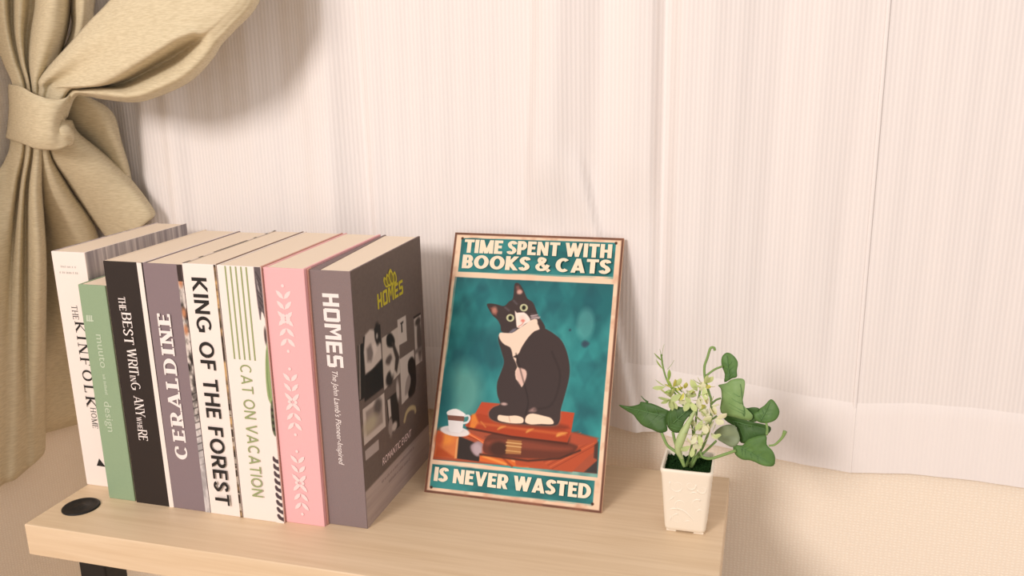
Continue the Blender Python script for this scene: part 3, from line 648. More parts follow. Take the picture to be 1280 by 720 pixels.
# 8  HOMES
HW, HH, HD = 4.38, 27.2, 17.8
k = book(19.72, 7.92, HW, HH, HD, 'grey cloth book titled HOMES, last in the row beside the cat sign', M_CLOTH, M_CLOTH, M_CLOTH, .22, 1.05)
def homes(o, xd, yd, nn, length, height, mat, name='lettering'):
    """square cut capitals H O M E S with their corners clipped"""
    S = .24; G = [('H', .8), ('O', .84), ('M', 1.0), ('E', .74), ('S', .78)]; pen = 0; bm = bmesh.new(); pol = []
    for ch, w in G:
        R = lambda x0, x1, y0, y1: pol.append([(pen+x0, y0), (pen+x1, y0), (pen+x1, y1), (pen+x0, y1)])
        if ch == 'H': R(0, S, 0, 1); R(w-S, w, 0, 1); R(S, w-S, .4, .6)
        if ch == 'O': R(0, S, .08, .92); R(w-S, w, .08, .92); R(.06, w-.06, .8, 1); R(.06, w-.06, 0, .2)
        if ch == 'M':
            R(0, S, 0, 1); R(w-S, w, 0, 1); pol.append([(pen+S*.6, 1), (pen+S*1.4, 1), (pen+w/2, .62), (pen+w/2, .28)]); pol.append([(pen+w-S*.6, 1), (pen+w/2, .28), (pen+w/2, .62), (pen+w-S*1.4, 1)])
        if ch == 'E': R(0, S, 0, 1); R(S, w, .8, 1); R(S, w-.06, .4, .6); R(S, w, 0, .2)
        if ch == 'S': R(.06, w, .8, 1); R(0, S, .48, .92); R(.06, w-.06, .4, .6); R(w-S, w, .08, .5); R(0, w-.06, 0, .2)
        pen += w+.14
    kx = length/(pen-.14); o = Vector(o); xd = Vector(xd); yd = Vector(yd); nn = Vector(nn)*.02
    for i, q in enumerate(pol): bm.faces.new([bm.verts.new(cm(o+xd*(x*kx)+yd*(y*height)+nn*(1+i*.06))) for x, y in q])
    return obj(name, bm, mat, k[0])
a = [(2.14,24.93),(2.07,17.42)]
homes(((a[0][0]+a[1][0])/2-.85-HW/2, -HD/2, a[0][1]), (0, 0, -1), (1, 0, 0), FN, a[0][1]-a[1][1], 1.75, M_TXTWHT)
down(k, "The John Lamb's Pioneer-Inspired", [(2.03,17)][0], [(1.97,6.92)][0], .62, M_TXTWHT, fn=typed, shear=.25)
c = Canvas(.05, HD, 0, HH, .085, (106, 92, 86))
c.img *= (1+.10*(vnoise(c.X, c.Z, .25, .25, 4)-.5))[..., None]
band = [(0.62,4.13),(16.39,2.79),(16.04,-0.06),(0.08,0.43)]
c.poly([(0, band[0][1]), (HD, band[0][1]), (HD, -1), (0, -1)], (178, 160, 154), .2)
c.blend(.5*(c.Z < band[0][1])*np.clip(vnoise(c.X, c.Z, 9, .35, 6)-.35, 0, 1), (112, 97, 94))
def pic(px, rgb, soft=.08): c.poly(px, rgb, soft)
DK, LT, MD = (44, 38, 36), (198, 184, 176), (130, 118, 112)
# framed photographs, traced on the cover
pic([(0.55,19.64),(1.99,19.51),(1.36,13.9),(-0.09,14.03)], (40, 36, 34)); pic([(0.74,19.66),(1.09,19.63),(0.46,14.07),(0.11,14.13)], MD)
pic([(1.79,20.07),(5.93,20.25),(5.78,13.36),(1.21,13.53)], DK)
pic([(2.27,20.18),(3.42,20.41),(4.34,20.13),(4.78,19.14),(5.83,18.11),(5.81,16.54),(3.39,16.16),(1.79,16.21),(1.76,18.58)], LT, .3); c.ell([(5.12,19.46)][0], .7, 1.2, (46, 40, 38), .3); c.ell([(4.99,19.25)][0], .22, .3, (166, 156, 150), .2)
pic([(2.43,18.7),(3.4,18.89),(4.01,17.84),(3.32,17.04),(2.42,17.35)], (122, 110, 106), .5); pic([(3.74,18.61),(4.53,18.7),(4.78,17.76),(3.95,17.35)], (212, 198, 190), .4)
pic([(1.85,16.02),(5.98,16.31),(5.78,13.36),(1.3,13.49)], (38, 33, 32), .3)
pic([(6.1,18.64),(10.52,18.62),(10.27,13.37),(5.93,12.95)], (192, 178, 168)); c.poly([(7.3,18.44),(8.36,18.56),(9.29,17.55),(8.98,16.83),(7.36,17.36)], (38, 33, 31), .3, 3); pic([(8.42,17.46),(9.04,17.27),(10.29,15.21),(9.42,13.67),(8.85,14.24),(9.22,15.39)], (66, 56, 52), .3)
c.poly([(6.99,16.15),(8.05,16.24),(8.37,15.5),(7.49,15.26),(6.72,15.7)], (92, 80, 76), .4, 3); c.ell([(7.49,13.72)][0], 1.0, .8, (50, 43, 41), .4); c.ell([(8.25,14.63)][0], .5, .9, (206, 192, 182), .4)
pic([(10.3,19.41),(12.63,19.28),(12.59,16.32),(10.24,16.52)], (196, 182, 174)); pic([(11,18.84),(11.89,18.85),(11.87,18.68),(11.52,18.6),(11.51,17.68),(11.18,17.69),(11.19,18.6)], DK, .15)
pic([(14.86,18.46),(16.92,18.35),(16.7,12.57),(14.73,12.66)], (186, 172, 164)); pic([(14.75,18.49),(16.93,18.39),(16.92,18.15),(14.76,18.2)], DK, .1); c.ell([(16.18,15.38)][0], .7, 2.4, (84, 74, 70), .4); c.ell([(15.96,17.57)][0], .8, .4, (70, 62, 58), .3); pic([(14.72,14.5),(16.81,14.4),(16.82,13.91),(14.71,14.02)], (120, 108, 104), .3)
pic([(10.36,14.91),(14.38,14.7),(14.5,9.91),(10.22,9.62)], LT); c.poly([(12.62,13.86),(13.82,14.03),(14.64,12.88),(14.39,9.95),(12.54,9.58),(12.17,10.4),(13.03,11.62),(12.48,12.77)], (40, 34, 32), .3, 3); c.poly([(11.65,11.74),(12.65,12.33),(12.99,11.25),(12.17,10.4),(11.24,10.37)], (152, 138, 132), .3, 3)
pic([(0.66,12.89),(5.89,12.69),(5.78,8.92),(0.48,9.07)], LT); pic([(1.33,12.36),(5.21,12.23),(5.16,9.64),(1.24,9.79)], (150, 136, 128), .3); c.ell([(4.15,11.84)][0], .9, .9, (96, 86, 82), .7); c.ell([(2.23,10.68)][0], 1.6, .8, (176, 164, 142), .8)
pic([(0.57,8.42),(3.85,8.29),(3.79,7.14),(0.6,7.35)], (176, 162, 158))
pic([(6.37,11.69),(9.37,11.64),(9.38,7.49),(6.42,7.44)], (48, 42, 39)); pic([(6.57,11.61),(7.3,11.51),(7.34,9.47),(6.69,9.37)], LT, .2); c.ell([(6.97,8.32)][0], .6, 1.1, (150, 136, 130), .3); c.ell([(8,7.98)][0], .7, .5, (190, 176, 168), .3); c.ell([(9.37,11.64)][0], .4, 1.2, (190, 176, 170), .3)
c.line(spline([(10.75,7.5),(11.42,8.19),(12.61,8.29),(13.75,7.83),(13.94,7.36)], 5), .55, (184, 166, 128), .2)
right_print(k, c, 'cover_print')
def cov(a): return (HW/2+.02, a[0]-HD/2, a[1])
a = [(5.56,21.9),(12.15,21.7),(5.59,23.51)]
homes(cov(a[0]), (0, 1, 0), (0, 0, 1), (1, 0, 0), a[1][0]-a[0][0], a[2][1]-a[0][1], M_GOLD)
bm = bmesh.new()
for pts in ([(7.82,23.7),(7.31,24.43),(7.57,24.88),(8.3,24.19),(8.53,23.61)], [(8.43,23.64),(7.93,24.54),(8.21,25.07),(8.94,24.38),(9.16,23.63)], [(9.15,23.59),(8.49,24.83),(9.08,25.39),(9.71,24.63),(9.78,23.56)], [(9.78,23.56),(9.6,24.57),(10.07,24.89),(10.52,24.26),(10.42,23.58)]):
    P = [np.array(q) for q in closed_spline(pts, 4)]; cen = sum(P)/len(P); lv = .00012+.00001*len(bm.faces)
    out = [bm.verts.new(cm(cov(q))+Vector((lv, 0, 0))) for q in P]; inn = [bm.verts.new(cm(cov(cen+(q-cen)*.62))+Vector((lv, 0, 0))) for q in P]
    bm.faces.new(inn).material_index = 1
    for i in range(len(P)): bm.faces.new((out[i-1], out[i], inn[i], inn[i-1]))
obj('emblem', bm, [M_GOLD, plain('olive_ink', (128, 116, 48))], k[0])
a = [(4.4,4.93),(12.43,5.07)]
typed(k[0], 'ROMANTIC EVENT', cov((a[0][0], (a[0][1]+a[1][1])/2)), (0, 1, 0), (0, 0, 1), (1, 0, 0), a[1][0]-a[0][0], .85, M_PALEPINK, shear=.2)
bm = bmesh.new()
for a, sd_ in (([(3.97,3.28),(13.14,3.01)], 5), ([(5.74,2.41),(11.59,2.23)], 6)):
    for q in fine_print(a[1][0]-a[0][0], .38, sd_): bm.faces.new([bm.verts.new(cm(cov((a[0][0]+x, (a[0][1]+a[1][1])/2+z)))) for x, z in q])
obj('small_print', bm, M_CLOTH, k[0])

# ------------------------------------------------------------------ the cat sign
LEAN = -.458
sg = thing('tin_sign', 'tin sign of a black and white cat sitting on old books', 'sign', (36.83, 16.78, 0), rot=(LEAN, 0, 0))
M_EDGE = plain('rusted_cream_edge', (226, 190, 160), .5, .3, vary=.15, scale=60)
bm = bmesh.new(); box(bm, -10, 10, 0, .45, 0, 30, 0, .12); obj('panel', bm, M_EDGE, sg)
CR = (236, 206, 176)
c = Canvas(.02, 19.98, .02, 29.98, .058, CR)
c.blend(np.clip((vnoise(c.X, c.Z, 2.2, 2.2, 21)-.45)*1.6, 0, .5), (232, 182, 154))
e = np.minimum(np.minimum(c.X, 20-c.X), np.minimum(c.Z, 30-c.Z))
c.blend(np.clip((.34-e)/.12, 0, 1)*.95, (98, 62, 48)); c.blend(np.clip((.10-e)/.08, 0, 1), (150, 110, 86))
c.blend(np.clip((1.0-np.abs(e-.3))/.9, 0, 1)*np.clip((vnoise(c.X, c.Z, 1.2, 1.2, 33)-.5)*1.5, 0, .4), (170, 110, 84))
TE = (40, 106, 106)
top = [(0.9,29.33),(19.13,29.42),(19.13,25.52),(0.95,25.28)]; bot = [(0.59,3.16),(18.99,3.28),(18.99,0.83),(0.63,0.61)]; pict = [(0.88,24.61),(19.25,24.67),(19.19,4.05),(0.63,3.64)]
for q in (top, bot):
    c.poly(q, TE, .05)
def inside(q): 
    xs = [v[0] for v in q]; zs = [v[1] for v in q]; return (c.X > min(xs)) & (c.X < max(xs)) & (c.Z > min(zs)) & (c.Z < max(zs))
for q in (top, bot):
    c.blend(inside(q)*np.clip((vnoise(c.X, c.Z, 3.2, 1.6, 41)-.4)*2, 0, .75), (64, 148, 146)); c.blend(inside(q)*np.clip((vnoise(c.X, c.Z, 2.5, 2, 46)-.55)*2, 0, .6), (44, 74, 78))
# painted backdrop: teal harlequin wash
pm = inside(pict).astype(float)
c.poly(pict, (36, 104, 108), .05)
n1 = vnoise(c.X, c.Z, 4.2, 5.5, 51, 4); n2 = vnoise(c.X, c.Z, 2.1, 2.6, 55, 3)
low = np.clip((24-c.Z)/12, 0, 1); c.blend(pm*np.clip((n1-.42)*2.4+.45*low, 0, .9), (58, 152, 150))
c.blend(pm*np.clip((n2-.5)*2.2, 0, .6), (34, 84, 92)); c.blend(pm*np.clip((c.Z-23)/5, 0, .6)*n2*1.2, (52, 66, 74))
dia = np.abs(((c.X+.2)/4.3) % 1-.5)*2+np.abs((c.Z/7.6) % 1-.5)*2
c.blend(pm*np.clip((.75-dia)*1.2, 0, .38)*np.clip(n1*1.6-.3, 0, 1), (92, 186, 178)); c.blend(pm*np.clip((dia-1.35)*1.5, 0, .3), (30, 86, 96))
c.blend(pm*np.clip(1-np.hypot((c.X-3.2)/3.0, (c.Z-11.2)/4.6), 0, .55), (128, 186, 168)); c.blend(pm*np.clip(1-np.hypot((c.X-1.2)/1.8, (c.Z-10)/5), 0, .7), (28, 92, 98))
c.blend(pm*np.clip(1-np.hypot((c.X-16.5)/1.2, (c.Z-20)/2.2), 0, .4), (120, 192, 184))
c.ell([(16.62,17.82)][0], .36, .38, (52, 60, 78), .3, alpha=.8); c.ell([(16.97,17.88)][0], .2, .2, (60, 74, 88), .2, alpha=.6); c.ell([(14.82,19.26)][0], .13, .13, (46, 80, 90), .15)
# lower books
OR = (208, 116, 62)
c.poly([(0.74,6.9),(2.99,6.49),(4.75,7.54),(9.3,8.4),(15.81,8.13),(18.93,7.57),(19.14,4.05),(0.57,3.68)], (164, 80, 54), .08)
c.poly([(0.74,6.9),(3.36,6.52),(3.38,4.05),(0.72,4.05)], OR, .1); c.poly([(0.85,5.31),(2.27,4.56),(3.28,4.05),(0.73,3.96)], (176, 76, 36), .3); c.ell([(1.71,6.01)][0], 1.0, .6, (230, 140, 62), .5); c.ell([(1.04,6.04)][0], .5, 1, (190, 84, 50), .5)
c.poly([(3.27,6.51),(3.56,6.45),(5.89,5.8),(6,3.97),(3.28,4.05)], (52, 42, 38), .1); c.poly([(3.07,6.14),(3.32,6.43),(3.38,4.05),(3.1,4.03)], (222, 150, 92), .1)
c.poly([(5.84,6.23),(6.24,5.92),(5.98,5.02),(5.66,4.55),(5.05,4.92),(4.8,5.51),(5.13,5.9)], (158, 134, 138), .25, 3); c.ell([(5.67,5.25)][0], .5, .7, (182, 160, 164), .3, .5)
c.poly([(3.54,6.63),(4.62,7),(6.48,6.29),(6.73,5.7),(5.65,6.21)], (206, 92, 52), .1); c.line([(3.9,6.75),(6.03,6.16)], .12, (150, 62, 34)); c.line([(4.45,6.89),(6.52,5.94)], .1, (232, 140, 84))
c.poly([(6,4.84),(8.33,4.64),(11.49,4.79),(15.05,4.89),(15.13,4.14),(10.69,3.85),(6,4.01)], (214, 104, 46), .1); c.line([(6.39,4.62),(9.04,4.02)], .25, (236, 150, 74), .2); c.line([(9.71,4.52),(11.57,4.02)], .2, (238, 156, 96), .2); c.line([(8.6,4.67),(9.78,3.84)], .2, (158, 66, 34), .2)
c.poly([(9.83,5.14),(14.33,5.07),(16.23,6.46),(18.74,7.72),(18.93,6.55),(18.12,5.8),(16.46,3.94),(10.22,3.97)], (180, 80, 48), .15)
for i in range(9): c.line([(14.25,4.04),(18.8,7.05)] if i == 0 else [(v[0]-.25*i, v[1]+.16*i) for v in [(14.25,4.04),(18.8,7.05)]], .07, (212, 112, 70) if i % 2 else (134, 58, 38), .08, .8)
c.poly([(17.76,4.07),(19.11,5.47),(19.19,4.05)], (64, 56, 54), .15); c.poly([(18.63,7.03),(19.03,7.41),(19.11,5.47),(18.66,5.68)], (80, 56, 48), .15)
c.poly([(6.25,5.83),(6.7,6.84),(8.49,7.36),(14.85,7.01),(16.81,6.86),(16.36,5.96),(15.01,5.31),(11.49,4.87),(8.31,4.81),(6.54,4.98)], (104, 54, 40), .15, 3)
c.poly([(6.76,6.32),(10.39,6.67),(14.01,6.5),(16.23,6.46),(14.95,5.99),(9.57,5.81),(6.82,5.8)], (132, 66, 48), .4, 3); c.ell([(8.13,5.58)][0], 1.1, .8, (74, 44, 34), .4); c.line([(6.01,4.76),(11.51,4.62),(15.02,5.23),(17.12,6.29)], .2, (66, 40, 32), .2)
c.poly([(8.93,6.7),(10.57,6.68),(10.64,5.22),(8.91,5.13)], (168, 112, 66), .1); c.line([(8.87,6.35),(10.61,6.34)], .1, (222, 176, 118)); c.line([(8.87,6),(10.6,5.99)], .1, (222, 176, 118)); c.line([(8.88,5.48),(10.61,5.47)], .1, (206, 158, 100))
c.poly([(6.34,6.72),(9.37,7.7),(15.53,7.33),(16.33,8.18),(18.74,7.72),(16.81,6.86),(14.86,6.92)], (104, 58, 44), .3); c.poly([(15.98,8.15),(19,7.75),(18.19,7.07),(16.82,6.77),(15.91,7.02)], (172, 78, 52), .3)
# upper red book
c.poly([(5.53,10.5),(7.68,10.51),(16.15,10.23),(15.98,8.15),(15.65,7),(9.43,7.1),(4.38,7.5),(3.88,7.73),(4.93,9.16)], (184, 74, 44), .08)
c.poly([(4.22,8.82),(5.49,9.2),(9.26,8.74),(14.71,8.46),(15.81,8.13),(15.65,7),(9.43,7.18),(4.17,7.66)], (170, 66, 36), .15); c.poly([(4.57,9.03),(4.93,9.16),(5.42,8.22),(4.95,7.38),(4.46,7.6)], (222, 128, 52), .25)
for q in ([(5.99,8.1),(5.69,8.33),(6.31,7.77)], [(11.17,7.96),(11.02,7.6),(11.79,8.1)], [(14.59,7.93),(15.55,8.02),(14.45,7.49)], [(8.05,8.02),(7.72,7.64),(8.6,8.07)]): c.poly(q, (232, 176, 88), .25, 3, .9)
c.line([(4.68,8.15),(15.31,7.82)], .22, (214, 118, 62), .3, .6); c.line([(4.19,7.49),(9.44,7.01),(15.66,6.87)], .22, (82, 40, 28), .15); c.poly([(8.17,8.56),(14.67,8.89),(15.26,8.34),(9.31,8.22)], (112, 50, 34), .4, 3, .7)
# cup and saucer
c.ell([(2.78,7)][0], 1.75, .55, (226, 216, 212), .08, -.05); c.ell([(2.76,7.13)][0], 1.1, .3, (206, 198, 198), .2)
c.poly([(1.69,8.87),(3.66,8.78),(3.66,7.17),(3.41,6.88),(2.27,6.87),(2.05,7.11)], (226, 220, 218), .08); c.poly([(1.66,9.14),(2.62,9.49),(3.77,9.01),(3.76,8.7),(2.82,8.61),(1.71,8.74)], (240, 232, 228), .08, 3)
c.poly([(1.69,8.71),(3.71,8.73),(3.73,8.17),(1.83,8.16)], (124, 80, 66), .06); c.line(spline([(3.75,8.78),(4.17,8.86),(4.34,8.57),(4.16,8.15),(3.71,7.98)], 5), .22, (214, 218, 216), .08)
# the cat
CK, CW = (66, 54, 52), (238, 210, 188)
body = [(6.66,18.06),(7.23,16.27),(7.63,15.21),(7.46,14.2),(7.1,12.83),(7.25,11.49),(7.69,10.46),(6.99,10.05),(6.54,9.47),(6.76,8.78),(7.91,8.45),(10.2,8.48),(13.8,8.63),(14.56,9.14),(14.61,10.44),(14.91,12.04),(15.19,13.82),(15.15,15.23),(14.69,16.79),(13.99,18),(13.01,18.74),(12.04,19.22),(10.7,19.69),(8.17,18.89)]
c.poly(body, (96, 150, 146), .5, 4, .5); c.poly(body, CK, .07, 4)
head = [(4.89,21.51),(5.2,21.73),(5.97,21.69),(6.94,21.53),(7.45,22.07),(7.85,22.37),(7.91,23.12),(7.9,24.05),(8.11,24.3),(8.56,24.13),(9.11,23.37),(9.57,22.56),(10.27,22.14),(10.72,21.33),(11.13,20.53),(11.59,20.01),(12,19.22),(11.38,18.46),(9.18,18.22),(7.46,18.48),(6.93,18.62),(6.76,19.26),(6.31,19.92),(5.69,20.39)]
c.poly(head, CK, .07, 3)
c.poly([(5.31,21.21),(5.58,21.32),(6.25,20.89),(6.12,20.37)], (132, 78, 66), .25); c.ell([(5.86,20.96)][0], .3, .4, (176, 120, 104), .3); c.poly([(8.11,23.88),(8.38,23.98),(8.93,23.27),(8.35,23)], (124, 82, 76), .25); c.ell([(8.6,23.25)][0], .3, .26, (206, 160, 146), .2)
c.line([(7.1,21.36),(7.56,21.06)], .18, (92, 82, 84), .2); c.line([(8.01,22.2),(8.42,21.85)], .18, (92, 82, 84), .2)
bib = [(6.81,18.43),(7.28,18.46),(8.21,18.52),(8.91,19.03),(9.68,19.62),(10.29,20.12),(10.92,20.25),(11.07,19.71),(11.36,19.14),(10.78,18.87),(10.12,18.1),(9.5,16.97),(9.28,16.32),(9.08,16.04),(9.03,15.22),(9.47,14.53),(10.12,14.49),(10.36,13.98),(10.25,13.25),(9.96,12.52),(9.68,13.03),(9.23,13.35),(9.04,14.23),(9.22,14.7),(8.82,15.48),(8.59,15.82),(8.44,16.35),(8.15,16.88),(7.52,17.11),(7,17.53),(6.71,18.06)]
c.poly(bib, CW, .1, 2); c.poly([(8.59,15.82),(9.03,16.12),(9.24,15.87),(9.03,15.67)], CK, .1); c.poly([(9.24,14.52),(9.65,14.64),(10.28,14.33),(10.35,13.62),(10,12.61),(9.32,13.36),(9.12,13.97)], (222, 186, 172), .2, 2)
c.poly([(8.27,21.07),(8.53,20.84),(9.36,20.93),(9.92,20.51),(10.2,20.02),(9.59,19.62),(9.12,19.18),(8.7,19.2),(8.52,20.01)], (244, 224, 212), .1, 2); c.poly([(9.03,20.5),(9.41,20.48),(9.6,19.98),(9.21,19.73),(8.94,20.08)], (236, 196, 182), .4, 3, .7); c.line([(9.46,19.98),(9.27,19.55),(8.88,19.25)], .1, (206, 140, 124), .12); c.ell([(9.32,19.98)][0], .22, .16, (222, 136, 122), .12)
for q in ([(9.28,21.47)][0], [(7.82,20.21)][0]):
    c.ell(q, .47, .42, (200, 198, 158), .08, -.3); c.ell(q, .3, .3, (150, 154, 116), .1); c.ell(q, .2, .24, (34, 30, 28), .08)
c.poly([(10.22,20.75),(10.87,20.79),(11.17,20.54),(10.27,20.25)], (150, 124, 128), .3, alpha=.7)
for q in ([(10.25,20.44),(11.27,20.5)], [(10.27,20.25),(11.19,20.37)], [(10.15,20.57),(10.96,20.75)]): c.line(q, .06, (222, 206, 204), .06)
c.poly([(7.84,18.5),(8.26,18.94),(8.72,19.06),(8.39,18.63)], (128, 124, 138), .2, 2, .8)
for q in ([(7.64,9.22),(8.28,9.23),(8.84,9.24),(9.65,9.35),(10.4,9.2),(10.57,8.86),(10.37,8.58),(9.29,8.48),(8.36,8.53),(7.65,8.69)], [(10.74,9.05),(10.92,9.51),(11.53,9.74),(12.81,9.59),(13.64,9.4),(13.92,8.82),(12.54,8.69),(11.47,8.55),(10.82,8.71)]): c.poly(q, (242, 214, 188), .08, 3)
c.line([(8.85,9.15),(9.04,8.64)], .08, (196, 160, 140)); c.poly([(11.05,9.96),(11.55,10.4),(11.94,10.21),(11.69,9.93)], (150, 120, 114), .25, 3); c.ell([(8.15,10.5)][0], .35, .16, (190, 160, 152), .15)
c.line(spline([(8.92,16.21),(9.81,13.93),(10.84,11.17),(10.73,9.58)], 5), .12, (42, 34, 33), .2, .7); c.line(spline([(13.02,16.68),(14.18,14.09),(13.58,10.97),(11.67,10.19)], 5), .15, (48, 39, 38), .3, .6)
for q in [(1.01,29.28),(19.13,29.37),(0.78,0.63),(18.95,0.87)]: c.ell(q, .16, .16, (70, 46, 36), .08)
c.mesh('print', lambda X, Z: (X-10, np.full_like(X, -.015), Z), painted_mat('printed_tin', .6, .15), sg)
M_SIGNTXT = plain('cream_ink', (236, 218, 190), .45, .3, vary=.04, scale=60)
def sign_line(text, bl, br, tl, **kw):
    lettering(sg, text, (bl[0]-10, -.015, (bl[1]+br[1])/2), (1, 0, 0), (0, 0, 1), FN, br[0]-bl[0], tl[1]-bl[1], M_SIGNTXT, **kw)
BOLD = dict(t=.25, h=.2, d1=.22, d2=.22, gap=.055, space=.26)
a = [(1.36,27.55),(18.78,27.61),(1.32,29.15)]; sign_line('TIME SPENT WITH', *a, **BOLD)
a = [(1.33,25.73),(18.81,25.69),(1.34,27.36)]; sign_line('BOOKS & CATS', *a, **BOLD)
a = [(0.96,1.3),(18.73,1.42),(0.92,2.84)]; sign_line('IS NEVER WASTED', *a, **BOLD)

# ------------------------------------------------------------------ the pot plant
PX, PY = 55.62, 16.85
pp = thing('potted_plant', 'artificial ivy and pale flowers in a square embossed white pot', 'plant', (PX, PY, 0))
M_POT = plain('cream_glazed_ceramic', (240, 230, 213), .35, .45)
def rrect(hw, r, n=5):
    out = []
    for q, (sx, sy) in enumerate(((1, 1), (-1, 1), (-1, -1), (1, -1))):
        for k in range(n+1):
            a = math.pi/2*(q+k/n); out.append((sx*(hw-r)+r*math.cos(a), sy*(hw-r)+r*math.sin(a)))
    return out
bm = bmesh.new(); prof = [(1.86, .35, .16), (1.98, .4, .28), (2.05, .4, .6), (2.46, .42, 6.4), (2.56, .42, 6.75), (2.56, .42, 6.95), (2.5, .4, 7.05), (2.34, .35, 7.05), (2.28, .35, 6.9), (2.2, .35, 5.4)]
rings = [[bm.verts.new(cm((x, y, z))) for x, y in rrect(hw, r)] for hw, r, z in prof]
for A, B in zip(rings, rings[1:]):
    for i in range(len(A)): bm.faces.new((A[i], A[(i+1) % len(A)], B[(i+1) % len(A)], B[i])).smooth = True
bm.faces.new(rings[0][::-1]); bm.faces.new(rings[-1])
for sx in (1, -1):
    for sy in (1, -1): box(bm, sx*1.35-.5, sx*1.35+.5, sy*1.35-.5, sy*1.35+.5, 0, .3, 0, .05)
pot = obj('pot', bm, M_POT, pp)
bm = bmesh.new()
def on_face(u, z, side):
    hw = 2.05+(2.46-2.05)*(z-.7)/5.7-.075
    return (u, -hw, z) if side == 0 else ((hw, u, z) if side == 1 else (-hw, u, z))
def swirl(cx, cz, r0, turns, a0, side, sg_=1, w=.13):
    tube(bm, [on_face(cx+r0*(1-i/14*.8)*math.cos(a0+sg_*i/14*turns*6.283), cz+r0*(1-i/14*.8)*math.sin(a0+sg_*i/14*turns*6.283), side) for i in range(15)], [w*(1-.4*i/14) for i in range(15)], 6, 2)
def stroke(pts, side, w=.13): tube(bm, [on_face(u, z, side) for u, z in pts], [w*.6]+[w]*(len(pts)-2)+[w*.4], 6, 4)
for side in (0, 1, 2):
    swirl(-.85, 5.3, .8, 1.3, 2.6, side); swirl(.45, 5.5, .55, 1.2, .3, side, -1); swirl(1.6, 5.2, .5, 1.1, 3.4, side)
    swirl(-.45, 3.25, .62, 1.2, 4.4, side, -1); swirl(1.15, 3.5, .55, 1.2, 1.0, side)
    stroke([(-1.9, 2.2), (-1.2, 2.7), (-.2, 2.6), (.6, 1.9), (1.3, .9)], side); swirl(-.75, 1.55, .6, 1.1, 1.5, side); stroke([(-.2, 1.2), (.3, 1.5), (.7, 1.3)], side)
    stroke([(-1.8, 3.4), (-1.3, 3.9), (-1.0, 4.3)], side); stroke([(.9, 2.4), (1.4, 2.9), (1.9, 2.6)], side); stroke([(-1.7, .9), (-1.4, 1.6), (-1.7, 2.0)], side); stroke([(.2, 4.5), (.9, 4.8), (1.2, 4.3)], side)
obj('embossing', bm, M_POT, pp, True)
M_MOSS = plain('dark_green_moss', (28, 52, 24), .95, .05, vary=.7, scale=500)
rnd = random.Random(4); bm = bmesh.new(); N = 40
G = [[bm.verts.new(cm((-2.25+4.5*i/N, -2.25+4.5*j/N, 6.2+rnd.uniform(0, .42)))) for j in range(N+1)] for i in range(N+1)]
for i in range(N):
    for j in range(N): bm.faces.new((G[i][j], G[i+1][j], G[i+1][j+1], G[i][j+1]))
obj('moss', bm, M_MOSS, pp)
def leaf_mat(name, c0, c1):
    m, nt, b = new_mat(name); b.inputs['Roughness'].default_value = .5; b.inputs['Specular IOR Level'].default_value = .3
    tc = nd(nt, 'ShaderNodeTexCoord'); nz = nd(nt, 'ShaderNodeTexNoise'); nz.inputs['Scale'].default_value = 90; nz.inputs['Detail'].default_value = 4
    nt.links.new(tc.outputs['Object'], nz.inputs[0]); mx = nd(nt, 'ShaderNodeMix', data_type='RGBA')
    mx.inputs[6].default_value = lin(c0)+(1,); mx.inputs[7].default_value = lin(c1)+(1,)
    nt.links.new(nz.outputs['Fac'], mx.inputs[0]); nt.links.new(mx.outputs[2], b.inputs['Base Color']); return m
M_IVY = leaf_mat('ivy_green', (62, 98, 46), (104, 140, 76)); M_IVYL = leaf_mat('ivy_light_green', (104, 140, 78), (146, 174, 116)); M_IVYD = leaf_mat('ivy_dark_green', (46, 78, 36), (80, 114, 56))
M_UNDER = leaf_mat('ivy_underside', (120, 136, 104), (140, 152, 120)); M_STEM = plain('stem_green', (128, 156, 92), .5, .3, vary=.1); M_PALE = plain('pale_blade', (178, 196, 140), .5, .3, vary=.08)
M_VEIN = plain('leaf_vein', (96, 134, 82))
def rel(v): return (v[0]-PX, v[1]-PY, v[2])
